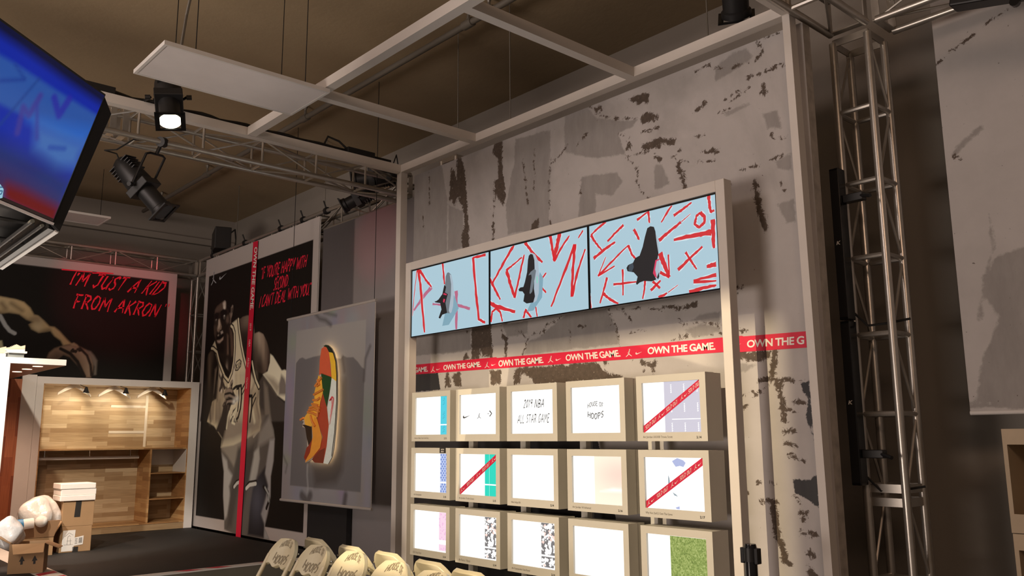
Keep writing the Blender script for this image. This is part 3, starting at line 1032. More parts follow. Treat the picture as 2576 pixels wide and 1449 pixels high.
def monitor(i, label, strokes, shapes, faint=()):
    x0 = SX0 + SW * i
    t = thing('monitor', label, 'screen', (x0 + SW / 2, YS + 0.01, SZ0), 0, 'three screens in a row on the white stand')
    y = YS + 0.012
    e = 0.009
    mb = MB().box((x0 + 0.001, y, SZ0), (x0 + e, y + 0.06, SZ1)).box((x0 + SW - e, y, SZ0), (x0 + SW - 0.001, y + 0.06, SZ1))
    mb.box((x0 + e, y, SZ0), (x0 + SW - e, y + 0.06, SZ0 + e)).box((x0 + e, y, SZ1 - e), (x0 + SW - e, y + 0.06, SZ1))
    mb.box((x0 + e, y + 0.012, SZ0 + e), (x0 + SW - e, y + 0.06, SZ1 - e))
    mb.build('bezel', BLACKGLOSS, t)
    pl = Plane((x0, y + 0.006, SZ0), (1, 0, 0), (0, 0, 1))
    a, b, c, d = e, SW - e, e, SZ1 - SZ0 - e
    MB().poly([pl.P(p) for p in ((a, c), (b, c), (b, d), (a, d))]).build('screen', SKY, t)
    cl = lambda p, o: pl.P((min(max(p[0], a), b), min(max(p[1], c), d)), o)
    for name, m, lst in (('faint_stroke', SPINK, faint),):
        if lst:
            mb = MB()
            for cr, pts, wd_ in lst:
                ribbon(mb, pl.pxs(cr(pts)), wd_ * 0.00095, lambda p: cl(p, 0.0008), 0.2, 0.1, 5)
            mb.build('faint_brush_stroke', m, t)
    ow, rd = MB(), MB()
    for cr, pts, wd_ in strokes:
        P = pl.pxs(cr(pts))
        ribbon(ow, P, wd_ * 0.00095 + 0.010, lambda p: cl(p, 0.0014), 0.2, 0.08, 6)
        ribbon(rd, P, wd_ * 0.00095, lambda p: cl(p, 0.0022), 0.3, 0.10, 6)
    ow.build('brush_outline', SWHT, t)
    rd.build('brush_stroke', SRED, t)
    k = 0
    for nm, m, cr, pts in shapes:
        k += 1
        MB().poly([cl(p, 0.0026 + 0.0004 * k) for p in pl.pxs(cr(pts))]).build(nm, m, t)
    return t


monitor(0, 'leftmost of the three screens, showing a grey sneaker hung heel down', [
    (S1, [(190, 815), (215, 1000), (248, 1400)], 46), (S1, [(200, 825), (260, 920), (312, 985)], 34), (S1, [(178, 840), (155, 1050), (138, 1250)], 14),
    (S1, [(412, 765), (430, 960)], 32), (S1, [(805, 690), (690, 720)], 30), (S1, [(690, 715), (718, 1050), (742, 1280), (800, 1312)], 36)],
    [('shoe_shade', SSHD, S1, [(445, 1180), (520, 1060), (560, 1180), (470, 1330), (410, 1340)]),
     ('shoe_upper', SGREY, S1, [(436, 960), (442, 890), (455, 856), (470, 852), (492, 874), (508, 940), (516, 1060), (510, 1160), (496, 1215), (480, 1226), (450, 1222), (436, 1120)]),
     ('shoe_sole', SLITE, S1, [(478, 870), (492, 876), (508, 940), (516, 1060), (510, 1160), (496, 1215), (480, 1226), (470, 1200), (490, 1060), (492, 960)]),
     ('shoe_collar', SBLK, S1, [(430, 965), (446, 985), (436, 1035), (462, 1050), (455, 1075), (440, 1130), (455, 1222), (412, 1238), (392, 1274), (378, 1266), (404, 1190), (392, 1132), (350, 1126), (340, 1118), (360, 1112), (378, 1098), (412, 1050)]),
     ('shoe_strap', SHOT, S1, [(424, 1040), (452, 1050), (450, 1062), (420, 1054)]), ('shoe_tab', SHOT, S1, [(424, 1092), (438, 1098), (430, 1130), (418, 1120)])],
    [(S1, [(535, 1020), (540, 1200), (535, 1370)], 46), (S1, [(520, 1150), (580, 1158), (660, 1185)], 34), (S1, [(312, 985), (230, 1080), (150, 1200)], 44), (S1, [(320, 1140), (420, 1150)], 20)])
monitor(1, 'middle one of the three screens, showing a black sneaker with white sole', [
    (S1, [(1062, 600), (960, 780), (868, 948)], 34), (S1, [(818, 880), (866, 960), (938, 1100)], 36), (S1, [(990, 835), (1060, 780), (1136, 715)], 22), (S1, [(996, 838), (1030, 960), (1068, 1080)], 40),
    (S1, [(1068, 1085), (1110, 900), (1156, 690)], 30), (S1, [(1160, 575), (1230, 670), (1322, 762)], 34), (S1, [(1392, 515), (1412, 640), (1430, 750)], 34), (S1, [(1478, 495), (1452, 620), (1428, 740)], 50),
    (S1, [(1428, 750), (1500, 620), (1568, 518)], 26), (S1, [(1616, 600), (1520, 860), (1402, 1165)], 32), (S2, [(168, 595), (150, 830), (140, 1075)], 36), (S2, [(142, 1070), (190, 860), (262, 640)], 30),
    (S1, [(1288, 950), (1356, 855)], 24), (S1, [(1288, 965), (1356, 1036)], 24), (S1, [(818, 1125), (930, 1170), (1074, 1212)], 42), (S1, [(850, 1306), (864, 1212), (900, 1180), (940, 1215), (956, 1300)], 28),
    (S1, [(1150, 1268), (1168, 1192), (1222, 1262)], 28), (S1, [(1255, 1140), (1276, 1256)], 18), (S2, [(242, 470), (200, 540)], 18)],
    [('shoe_shade', SSHD, S1, [(1250, 1060), (1300, 850), (1330, 900), (1320, 1080), (1240, 1200), (1180, 1210)]),
     ('shoe_sole', SLITE, S1, [(1205, 678), (1230, 674), (1258, 690), (1284, 750), (1294, 900), (1290, 1040), (1270, 1110), (1240, 1132), (1248, 1000), (1258, 840), (1246, 740)]),
     ('shoe_upper', SBLK, S1, [(1192, 740), (1200, 700), (1216, 684), (1236, 690), (1250, 740), (1254, 840), (1246, 1000), (1256, 1070), (1240, 1126), (1180, 1136), (1150, 1116), (1160, 1052), (1142, 1026), (1112, 1024), (1106, 1008), (1122, 990), (1150, 985), (1164, 940), (1184, 850)]),
     ('shoe_strap', SGREY, S1, [(1196, 880), (1216, 848), (1252, 820), (1266, 836), (1256, 900), (1230, 1030), (1212, 1050), (1206, 1040), (1226, 900), (1222, 872)]),
     ('shoe_light', emat('screen_mint', (140, 220, 200), 0.9), S1, [(1270, 890), (1280, 890), (1282, 950), (1272, 952)])])
monitor(2, 'rightmost of the three screens, showing a black high-top sneaker', [
    (S2, [(452, 388), (380, 450), (314, 515)], 24), (S2, [(316, 515), (360, 585), (416, 652)], 24), (S2, [(340, 726), (430, 650), (536, 574)], 28), (S2, [(612, 420), (540, 490), (466, 570)], 24), (S2, [(708, 458), (755, 556)], 26),
    (S2, [(735, 376), (840, 296)], 22), (S2, [(836, 296), (850, 402)], 24), (S2, [(1052, 240), (955, 396)], 20), (S2, [(1070, 336), (1150, 280), (1232, 214)], 24), (S2, [(935, 562), (1030, 480), (1136, 394)], 30), (S2, [(1140, 390), (1222, 320)], 8),
    (S2, [(1310, 306), (1350, 345), (1348, 400), (1300, 442), (1262, 415), (1276, 340), (1312, 306)], 26), (S2, [(1388, 150), (1396, 240), (1406, 300), (1440, 288)], 28), (S2, [(1412, 488), (1300, 505), (1070, 556)], 42), (S2, [(1424, 370), (1430, 500), (1436, 632)], 40),
    (S2, [(1178, 668), (1225, 745), (1278, 824)], 22), (S2, [(1110, 832), (1220, 720), (1332, 618)], 26), (S2, [(1456, 778), (1370, 800)], 42), (S2, [(1458, 874), (1250, 928)], 26), (S2, [(1250, 942), (1458, 930)], 22), (S2, [(1210, 1032), (1340, 995), (1458, 968)], 28),
    (S2, [(380, 886), (520, 740), (656, 604)], 20), (S2, [(654, 606), (690, 690), (722, 730)], 24), (S2, [(382, 884), (450, 712)], 14), (S2, [(382, 884), (532, 794)], 16), (S2, [(520, 962), (730, 938)], 22), (S2, [(604, 824), (608, 1062)], 22),
    (S2, [(462, 898), (430, 1020), (398, 1134)], 24), (S2, [(428, 1046), (490, 1100), (566, 1136)], 26), (S2, [(284, 956), (302, 1060), (318, 1178)], 26), (S2, [(860, 1016), (950, 924)], 26), (S2, [(878, 934), (946, 996)], 24), (S2, [(810, 930), (802, 1010), (788, 1094)], 20),
    (S2, [(944, 676), (990, 800), (1030, 896)], 44), (S2, [(1020, 690), (1030, 890)], 16), (S2, [(945, 850), (1030, 898)], 26), (S2, [(930, 1086), (1010, 1040)], 26), (S2, [(1020, 1034), (1110, 966)], 8)],
    [('shoe_sole', SLITE, S2, [(900, 490), (922, 530), (938, 640), (928, 690), (940, 760), (944, 860), (930, 912), (880, 900)]),
     ('shoe_upper', SBLK, S2, [(830, 450), (858, 432), (890, 438), (904, 480), (910, 540), (920, 610), (932, 680), (922, 730), (904, 760), (890, 870), (912, 918), (870, 934), (800, 930), (762, 944), (736, 966), (727, 955), (742, 892), (706, 852), (650, 842), (640, 812), (655, 786), (700, 765), (720, 722), (760, 700), (788, 620), (808, 530)]),
     ('shoe_trim', SHOT, S2, [(882, 860), (904, 742), (936, 728), (940, 740), (916, 750), (902, 830), (918, 905), (900, 892)]),
     ('shoe_heel', SBLK, S2, [(918, 900), (936, 850), (940, 890), (930, 916)]),
     ('shoe_strap', emat('screen_slate', (60, 72, 84), 0.9), S2, [(664, 790), (700, 764), (708, 806), (690, 850), (660, 836)])])

# ================================================================== fifteen light boxes
LBX = [-6.19, -5.563, -4.93, -4.29, -3.64]
LBW, LBH, LBD = 0.548, 0.42, 0.165
LBZ = [1.565, 1.09, 0.615]
LWHT = emat('lightbox_white', (1.0, 0.985, 0.95), 1.25)
LCY = emat('lightbox_cyan', (70, 205, 225), 1.0)
LGR = emat('lightbox_green', (0, 215, 190), 1.0)
LBL = emat('lightbox_blue', (120, 145, 210), 1.0)
LLI = emat('lightbox_lilac', (208, 204, 218), 1.0)
LPE = emat('lightbox_peach', (255, 226, 200), 1.0)
LPK = emat('lightbox_pink', (250, 215, 235), 1.0)
LGY = emat('lightbox_floral_grey', (120, 118, 120), 1.0)
LINK = emat('lightbox_ink', (60, 62, 64), 0.5)
LBLU = emat('lightbox_art_blue', (175, 185, 225), 1.0)
TAPER = mat('sold_out_red', (0.55, 0.010, 0.055), 0.5)
# turf print
tm = bpy.data.materials.new('lightbox_turf')
nt, N, L, bs = _nodes(tm)
tc = N.new('ShaderNodeTexCoord')
n1 = N.new('ShaderNodeTexNoise')
n1.inputs['Scale'].default_value = 90
n1.inputs['Detail'].default_value = 6
n1.inputs['Roughness'].default_value = 0.8
L.new(tc.outputs['Object'], n1.inputs['Vector'])
rp = N.new('ShaderNodeValToRGB')
for pos, c in ((0.30, (60, 76, 26)), (0.46, (126, 150, 66)), (0.60, (176, 190, 110)), (0.72, (225, 230, 180))):
    e = rp.color_ramp.elements.new(pos)
    e.color = lin(c) + (1,)
rp.color_ramp.elements.remove(rp.color_ramp.elements[0])
L.new(n1.outputs['Fac'], rp.inputs[0])
bs.inputs['Base Color'].default_value = (0.02, 0.02, 0.02, 1)
L.new(rp.outputs[0], bs.inputs['Emission Color'])
bs.inputs['Emission Strength'].default_value = 0.95

CAPG = mat('caption_grey', (0.14, 0.125, 0.105), 0.6)
ROWN = ('top', 'middle', 'bottom')


def light_box(r, c, label, cap, num, art):
    x0, z0 = LBX[c], LBZ[r]
    t = thing('light_box', label, 'light box', (x0 + LBW / 2, YS, z0), 0, 'lit sneaker boxes below the screens')
    b, bb = 0.046, 0.056
    mb = MB()
    mb.box((x0, YS, z0), (x0 + b, YS + 0.025, z0 + LBH)).box((x0 + LBW - b, YS, z0), (x0 + LBW, YS + 0.025, z0 + LBH))
    mb.box((x0 + b, YS, z0), (x0 + LBW - b, YS + 0.025, z0 + bb)).box((x0 + b, YS, z0 + LBH - b), (x0 + LBW - b, YS + 0.025, z0 + LBH))
    mb.box((x0, YS + 0.025, z0), (x0 + LBW, YS + 0.09, z0 + LBH))
    mb.build('casing', BOXPAINT, t)
    B('back_shell', BOXPAINT, t, (x0 + 0.002, YS + 0.092, z0 + 0.002), (x0 + LBW - 0.002, YS + LBD, z0 + LBH - 0.002))
    fw, fh = LBW - 2 * b, LBH - b - bb
    pl = Plane((x0 + b, YS + 0.016, z0 + bb), (1, 0, 0), (0, 0, 1))
    MB().poly([pl.P(p) for p in ((0, 0), (fw, 0), (fw, fh), (0, fh))]).build('screen', LWHT, t)
    rect = lambda mb, a, b_, c_, d, o=0.001: mb.poly([pl.P((fw * p[0], fh * p[1]), o) for p in ((a, b_), (c_, b_), (c_, d), (a, d))])
    F = lambda p, o=0.002: pl.P((fw * p[0], fh * p[1]), o)
    if cap or num:
        cp = Plane((x0, YS, z0), (1, 0, 0), (0, 0, 1))
        mb = MB()
        if cap:
            wd_ = len(cap) * 0.0079
            put_text(MB_ := MB(), cap, lambda p: cp.P((b + wd_ * p[0], 0.016 + 0.018 * p[1]), 0.0008), 0.0).build('caption', CAPG, t)
        if num:
            put_text(mb, num, lambda p: cp.P((LBW - b - 0.036 + 0.036 * p[0], 0.017 + 0.015 * p[1]), 0.0008), 0.03)
            mb.build('caption', INK, t)
    art(t, pl, fw, fh, rect, F)
    return t


def sold_tape(t, F, words, marks, a=(-0.0, 0.06), b_=(1.0, 0.95), w=0.075):
    """red diagonal tape from a to b over the lit face, with its lettering; words/marks are places along it"""
    A, Bp = np.array(a), np.array(b_)
    d = Bp - A
    n = np.array([0, 1.0]) * w
    tape = MB().prism([F(p, 0.004) for p in (A - n, Bp - n, Bp + n, A + n)], (0, -1, 0), 0.001).build('sold_out_tape', TAPER, t)
    mb = MB()
    G = lambda u, v: F(A + d * u + n * v, 0.0058)
    for u0 in words:
        brush_text(MB_ := MB(), 'SOLD OUT', lambda p: G(u0 + 0.20 * p[0], -0.5 + 1.0 * p[1]), 0.15, 0.14, 0.05).build('lettering', PRINTW, tape)
    for u0 in marks:
        put_jump(MB(), lambda p: G(u0 + 0.05 * p[0], -0.55 + 1.1 * p[1])).build('emblem', PRINTW, tape)
        put_swoosh(MB(), lambda p: G(u0 + 0.07 + 0.06 * p[0], -0.4 + 0.8 * p[1])).build('emblem', PRINTW, tape)


def art_none(t, pl, fw, fh, rect, F):
    pass


def art_cyan(t, pl, fw, fh, rect, F):
    mb = MB()
    rect(mb, 0.77, 0.27, 1.0, 1.0)
    rect(mb, 0.77, 0.0, 1.0, 0.24)
    mb.build('graphic', LCY, t)
    mb = MB()
    for y in (0.78, 0.42, 0.06):
        for k in range(4):
            ribbon(mb, [(0.84 + 0.03 * (k % 2), y + 0.05 * k), (0.90, y + 0.05 * k + 0.03)], 0.012, F, 0.3)
    mb.build('graphic_mark', emat('lightbox_cyan_dark', (40, 140, 165), 1.0), t)


def art_logos(t, pl, fw, fh, rect, F):
    mb = MB()
    put_swoosh(MB(), lambda p: F((0.06 + 0.22 * p[0], 0.40 + 0.13 * p[1]))).build('emblem', LINK, t)
    put_jump(MB(), lambda p: F((0.46 + 0.11 * p[0], 0.38 + 0.13 * p[1]))).build('emblem', LINK, t)
    ribbon(mb, [(0.80, 0.57), (0.86, 0.50), (0.80, 0.43)], 0.028, F, 0.1)
    ribbon(mb, [(0.755, 0.50), (0.775, 0.50)], 0.026, F, 0.0)
    mb.build('emblem', LINK, t)


def art_allstar(t, pl, fw, fh, rect, F):
    mb = MB()
    brush_text(mb, '2019 NBA', lambda p: F((0.28 + 0.48 * p[0] + 0.03 * p[1], 0.60 + 0.19 * p[1])), 0.15, 0.22, 0.10).build('lettering', LINK, t)
    mb = MB()
    brush_text(mb, 'ALL STAR GAME', lambda p: F((0.13 + 0.75 * p[0] + 0.02 * p[1], 0.25 + 0.19 * p[1])), 0.15, 0.25, 0.10)
    mb.build('lettering', LINK, t)


def hoops(F, w=0.17, x=0.33, z=0.31, sx=0.32, sz=0.36):
    mb = MB()
    arc = lambda p, s: 0.15 * s * (1 - (2 * p[0] - 1) ** 2)
    brush_text(mb, 'HOUSE OF', lambda p: F((x + sx * p[0], z + sz * (0.62 + 0.26 * p[1] + arc(p, 1) * 0.9))), w, 0.2, 0, 0, 0.0)
    brush_text(mb, 'HOOPS', lambda p: F((x + sx * p[0], z + sz * (0.10 + 0.34 * p[1] - arc(p, 1) * 0.9))), w, 0.16, 0, 0, 0.0)
    return mb


def art_hoops(t, pl, fw, fh, rect, F):
    hoops(F).build('lettering', LINK, t)


def art_scott(t, pl, fw, fh, rect, F):
    mb = MB()
    rect(mb, 0.375, 0.0, 1.0, 1.0)
    mb.build('graphic', LLI, t)
    mb = MB()
    for i in range(3):
        for j in range(3):
            u, v = 0.50 + 0.22 * i, 0.10 + 0.38 * j
            for dv in (-0.08, -0.04, 0.0, 0.03, 0.07):
                ribbon(mb, [(u - 0.012, v + dv), (u + 0.012, v + dv + 0.012)], 0.009, lambda p: F(p, 0.0024), 0.2)
            ribbon(mb, [(u, v - 0.09), (u, v + 0.08)], 0.008, lambda p: F(p, 0.0024), 0.2)
    rect(mb, 0.5, 0.245, 1.0, 0.26, 0.0024)
    mb.build('graphic_mark', LWHT, t)
    sold_tape(t, F, (0.03, 0.41, 0.80), (0.26, 0.66))


def art_hex(t, pl, fw, fh, rect, F):
    mb = MB()
    rect(mb, 0.77, 0.27, 1.0, 1.0)
    rect(mb, 0.77, 0.0, 1.0, 0.24)
    mb.build('graphic', emat('lightbox_periwinkle', (200, 212, 245), 1.0), t)
    mb = MB()
    for j in range(17):
        for i in range(3):
            u = 0.805 + 0.075 * i + (0.037 if j % 2 else 0)
            v = 0.035 + 0.058 * j
            if u < 0.99 and not 0.21 < v < 0.30:
                mb.poly([F((u + 0.028 * math.cos(a), v + 0.030 * math.sin(a)), 0.0024) for a in np.linspace(0.52, 6.8, 7)[:-1]])
    mb.build('graphic_mark', LBL, t)
    tg = MB().prism([F(p, 0.0165) for p in ((0.80, 1.015), (0.98, 1.015), (0.98, 1.15), (0.80, 1.15))], (0, -1, 0), 0.002).build('black_tag', INK, t)
    mb = MB()
    put_text(mb, 'HOH', lambda p: F((0.845 + 0.09 * p[0], 1.09 + 0.035 * p[1]), 0.0195), 0.03)
    put_text(mb, 'ONLY', lambda p: F((0.84 + 0.10 * p[0], 1.035 + 0.035 * p[1]), 0.0195), 0.03)
    mb.build('lettering', PRINTW, tg)


def art_turbo(t, pl, fw, fh, rect, F):
    mb = MB()
    rect(mb, 0.67, 0.285, 0.79, 1.0)
    rect(mb, 0.793, 0.285, 1.0, 1.0)
    rect(mb, 0.67, 0.0, 0.79, 0.255)
    rect(mb, 0.793, 0.0, 1.0, 0.255)
    mb.build('graphic', LGR, t)
    sold_tape(t, F, (0.19, 0.61), (0.02, 0.45, 0.86))


def art_peach(t, pl, fw, fh, rect, F):
    c = Canvas(pl, 0.44 * fw, fw, 0, fh, 0.012, lin((255, 238, 215)))
    c.blob((0.95 * fw, 0.62 * fh), 0.5 * fw, 0.36 * fh, lin((255, 205, 190)), 0.9)
    c.fill([(0.55 * fw, 0.27 * fh), (0.8 * fw, 0.34 * fh), (fw, 0.33 * fh), (fw, 0.28 * fh)], (1, 0.96, 0.9), 0.02)
    c.build('graphic', print_mat('lightbox_peach_print', 0.5, 1.15), t, 0.001)


def art_why(t, pl, fw, fh, rect, F):
    mb = MB().poly([F(p) for p in ((0.47, 0.93), (0.56, 0.99), (0.66, 0.95), (0.70, 0.90), (0.66, 0.82), (0.60, 0.84), (0.53, 0.82), (0.50, 0.87))])
    mb.poly([F(p) for p in ((0.50, 0.04), (0.57, 0.07), (0.57, 0.01), (0.52, 0.015))])
    mb.build('graphic', LBLU, t)
    mb = MB().poly([F(p) for p in ((0.395, 0.66), (0.415, 0.60), (0.425, 0.50), (0.39, 0.49))])
    mb.poly([F(p) for p in ((0.46, 0.33), (0.52, 0.29), (0.55, 0.25), (0.49, 0.27))])
    mb.build('graphic_mark', emat('lightbox_slate', (150, 165, 175), 1.0), t)
    sold_tape(t, F, (0.19, 0.60), (0.02, 0.44, 0.84))


def floral(t, pl, fw, fh, rect, F):
    mb = MB()
    rect(mb, 0.67, 0.30, 0.995, 0.99)
    rect(mb, 0.67, 0.03, 0.995, 0.26)
    mb.build('graphic', LGY, t)
    w_, p_ = MB(), MB()
    rr = random.Random(5)
    for k in range(95):
        u, v = rr.uniform(0.68, 0.985), rr.uniform(0.04, 0.98)
        if 0.24 < v < 0.32:
            continue
        s = rr.uniform(0.015, 0.05)
        ph = rr.uniform(0, 6)
        (p_ if k % 9 == 0 else w_).poly([F((min(0.995, u + s * 0.8 * (1 + 0.28 * math.sin(4 * a + ph)) * math.cos(a)), v + s * (1 + 0.28 * math.sin(4 * a + ph)) * math.sin(a)), 0.0024 + 0.00001 * k) for a in np.linspace(0, 6.283, 15)[:-1]])
    w_.build('graphic_flowers', LWHT, t)
    p_.build('graphic_pink_flowers', emat('lightbox_blush', (250, 214, 204), 1.1), t)


def art_pearl(t, pl, fw, fh, rect, F):
    mb = MB()
    rect(mb, 0.75, 0.03, 0.99, 0.19)
    rect(mb, 0.75, 0.30, 0.99, 0.99)
    mb.build('graphic', LPK, t)
    mb = MB()
    rr = random.Random(3)
    for k in range(45):
        u, v = rr.uniform(0.76, 0.97), rr.uniform(0.05, 0.96)
        if 0.18 < v < 0.31:
            continue
        s = rr.uniform(0.008, 0.025)
        mb.poly([F((u + s * math.cos(a), v + s * math.sin(a)), 0.0024) for a in np.linspace(0, 6.283, 8)[:-1]])
    mb.build('graphic_mark', emat('lightbox_rose', (240, 190, 225), 1.0), t)


def art_turf(t, pl, fw, fh, rect, F):
    mb = MB()
    rect(mb, 0.385, 0.0, 1.0, 0.99)
    mb.build('graphic', tm, t)
    MB().poly([F(p) for p in ((0.50, 0.055), (0.74, 0.13), (1.0, 0.07), (0.84, 0.0), (0.72, 0.0))]).build('graphic_mark', LWHT, t)


for r, c, lb, cap, num, art in (
    (0, 0, 'top row light box at the far left with a cyan strip', 'Kobe x Nike Tech Craft Day', '2.15', art_cyan),
    (0, 1, 'top row light box with three small brand marks', '', '', art_logos),
    (0, 2, 'top row light box reading 2019 NBA ALL STAR GAME', '', '', art_allstar),
    (0, 3, 'top row light box reading HOUSE OF HOOPS', '', '', art_hoops),
    (0, 4, 'top right light box with lilac panel and red SOLD OUT tape', 'Air Jordan XXXIII Travis Scott', '2.14', art_scott),
    (1, 0, 'middle row light box with blue honeycomb strip and black tag', 'Air Foamposite', '2.15', art_hex),
    (1, 1, 'middle row light box with turquoise strip and SOLD OUT tape', 'Air Jordan I Turbo Green', '2.15', art_turbo),
    (1, 2, 'blank white light box in the centre of the middle row', 'Nike Adapt BB', '2.14', art_none),
    (1, 3, 'middle row light box with a soft peach picture', 'Air Jordan VI Infrared', '2.16', art_peach),
    (1, 4, 'middle row light box with SOLD OUT tape over pale blue scraps', 'Why Not Zer0.2 Own The Game', '2.17', art_why),
    (2, 0, 'bottom row light box with a faint pink strip', 'KD11 Aunt Pearl', '2.14', art_pearl),
    (2, 1, 'bottom row light box with floral strip, second from the stand leg', 'Air Force 1 Floral', '2.14', floral),
    (2, 2, 'bottom row light box with floral strip, in the centre column', 'Air Foamposite One Floral', '2.14', floral),
    (2, 3, 'blank white light box in the bottom row beside the green one', 'Kyrie 5 x Rokit', '2.16', art_none),
    (2, 4, 'bottom row light box showing green turf and a white diamond', 'Air Max 1 Golf', '2.16', art_turf),
):
    light_box(r, c, lb, cap, num, art)
# the posts the boxes are bolted to
for i, x in enumerate((-5.60, -4.96, -4.32, -3.69)):
    rk = B('box_rail', BOXPAINT, None, (x, YS + LBD + 0.001, 0.0), (x + 0.06, YS + LBD + 0.05, 1.98))
    tag(rk, ('beige upright post behind the light boxes, nearest the stage', 'beige upright post behind the second and third light box columns', 'beige upright post behind the third and fourth light box columns', 'beige upright post behind the last two light box columns')[i], 'post', 'posts behind the light boxes')

# ================================================================== posters
ILL = np.array((0.72, 0.57, 0.49))
pc = lambda r, g, b: tuple(np.clip(np.array(lin((r, g, b))) / ILL, 0, 0.9))
FABRIC_PRINT = print_mat('fabric_print', 0.7, 0, 0.3)

YP = 5.02
P0 = on((483, 1322), 1, YP)
PL = Plane((P0[0], YP, P0[2]), (1, 0, 0), (0, 0, 1))
PWd = PL.px((803, 640))[0]
PHt = (PL.px((522, 652))[1] + PL.px((808, 547))[1]) / 2
po = thing('player_poster', 'tall black poster of a basketball player in cream jersey, hung under the truss', 'poster', (P0[0] + PWd / 2, YP, P0[2]))
c = Canvas(PL, 0, PWd, 0, PHt, 0.0075, (0.48, 0.45, 0.44))
c.fill([(0.13, 0.15), (PWd - 0.15, 0.15), (PWd - 0.15, PHt - 0.27), (0.13, PHt - 0.27)], (0.008, 0.006, 0.005))
A = lambda pts: PL.pxs(crop(500, 740, 4.529)(pts))
Bc = lambda pts: PL.pxs(crop(490, 1000, 4.025)(pts))
K = (0.013, 0.009, 0.008)
c.body = True
cream, creamd, skin, skind, hi = pc(205, 182, 148), pc(150, 128, 104), pc(62, 44, 35), pc(34, 22, 17), pc(165, 138, 116)
# body shade and far arm
c.fill(A([(690, 1000), (740, 920), (830, 1060), (900, 1160), (985, 1240), (985, 1449), (700, 1449)]), pc(62, 52, 46), 0.03)
c.fill(A([(745, 1000), (790, 1060), (830, 1449), (760, 1449)]), pc(112, 96, 82), 0.06)
# shorts
c.fill(Bc([(300, 330), (330, 250), (760, 170), (805, 330), (815, 420), (805, 640), (775, 800), (772, 1000), (745, 1180), (710, 1320), (760, 1440), (430, 1400), (302, 1335), (302, 1200), (290, 1000), (297, 750), (275, 600), (268, 505)]), pc(84, 72, 64), 0.03)
c.fill(Bc([(295, 400), (330, 300), (520, 280), (490, 420), (440, 600), (400, 700), (340, 600), (270, 510)]), pc(122, 106, 92), 0.05)
c.fill(Bc([(278, 570), (330, 640), (340, 720), (385, 790), (350, 900), (365, 1000), (330, 1200), (302, 1240), (290, 950), (297, 740)]), pc(150, 136, 126), 0.06)
c.fill(Bc([(600, 560), (655, 495), (662, 620), (640, 760), (615, 860), (550, 850), (570, 700)]), pc(152, 138, 126), 0.05)
c.fill(Bc([(660, 350), (760, 190), (800, 320), (812, 400), (700, 470), (640, 500)]), pc(128, 114, 102), 0.08)
c.fill(Bc([(765, 430), (812, 420), (800, 640), (776, 800), (770, 1040), (735, 1190), (712, 1290), (672, 1180), (730, 1000), (745, 880), (715, 760), (740, 600)]), pc(150, 136, 128), 0.05)
c.fill(Bc([(640, 810), (722, 695), (712, 780), (745, 900), (700, 1080), (672, 1180), (712, 1300), (700, 1420), (540, 1390), (565, 1100), (590, 930)]), pc(30, 25, 26), 0.05)
c.fill(Bc([(400, 760), (440, 500), (520, 450), (540, 560), (480, 800), (430, 1000), (380, 1300), (330, 1320), (360, 1000)]), pc(66, 56, 50), 0.09)
c.fill(Bc([(510, 560), (600, 480), (600, 600), (560, 820), (520, 1000), (480, 1200), (470, 1000)]), pc(62, 52, 47), 0.08)
c.blob(Bc([(640, 1050)])[0], 0.217, 0.252, pc(78, 72, 78), 0.7)
c.fill(Bc([(710, 1290), (740, 1340), (768, 1440), (705, 1430)]), pc(140, 128, 120), 0.04)
for P_, w_, col in (([(395, 905), (425, 855), (465, 835)], 0.05, K), ([(402, 905), (430, 868), (465, 850)], 0.045, pc(165, 150, 138)), ([(520, 915), (555, 868), (625, 855)], 0.06, K), ([(525, 920), (560, 884), (622, 872)], 0.05, pc(180, 165, 150)),
                   ([(700, 905), (745, 960), (758, 1040), (730, 1120)], 0.05, K), ([(715, 910), (752, 980), (755, 1050)], 0.03, pc(150, 140, 130)), ([(600, 395), (660, 320)], 0.04, pc(160, 142, 122)), ([(620, 60), (590, 110)], 0.03, K)):
    c.stroke(Bc(P_), w_, col)
# jersey
c.fill(A([(370, 345), (445, 285), (470, 285), (480, 420), (500, 600), (530, 740), (600, 900), (640, 1000), (690, 1060), (690, 1080), (690, 1250), (715, 1449), (697, 1549), (560, 1640), (400, 1720), (256, 1746), (270, 1640), (180, 1500), (100, 1449), (105, 1260), (205, 1200), (225, 1000), (235, 820), (300, 950), (340, 985), (385, 900), (412, 700), (410, 430)]), cream, 0.03)
c.fill(A([(100, 1260), (205, 1200), (225, 1000), (235, 860), (300, 1000), (300, 1449), (100, 1449)]), creamd, 0.08)
c.fill(A([(600, 1100), (690, 1060), (690, 1260), (715, 1449), (697, 1549), (600, 1600)]), pc(170, 145, 115), 0.08)
c.fill(A([(120, 1330), (720, 1400), (700, 1549), (560, 1640), (400, 1720), (256, 1746), (260, 1560)]), pc(124, 106, 90), 0.25)
for x in (430, 480, 520, 560, 620, 655):
    c.stroke(A([(x, 900 + (x % 50)), (x + 12, 1449)]), 0.06, creamd, 0.12, 0.5)
for x in (130, 170, 200, 240):
    c.stroke(A([(x, 1240), (x + 6, 1449)]), 0.06, pc(95, 78, 64), 0.12, 0.7)
c.fill(A([(148, 612), (188, 535), (215, 640), (240, 780), (300, 935), (235, 830), (190, 660), (168, 620)]), cream, 0.02)
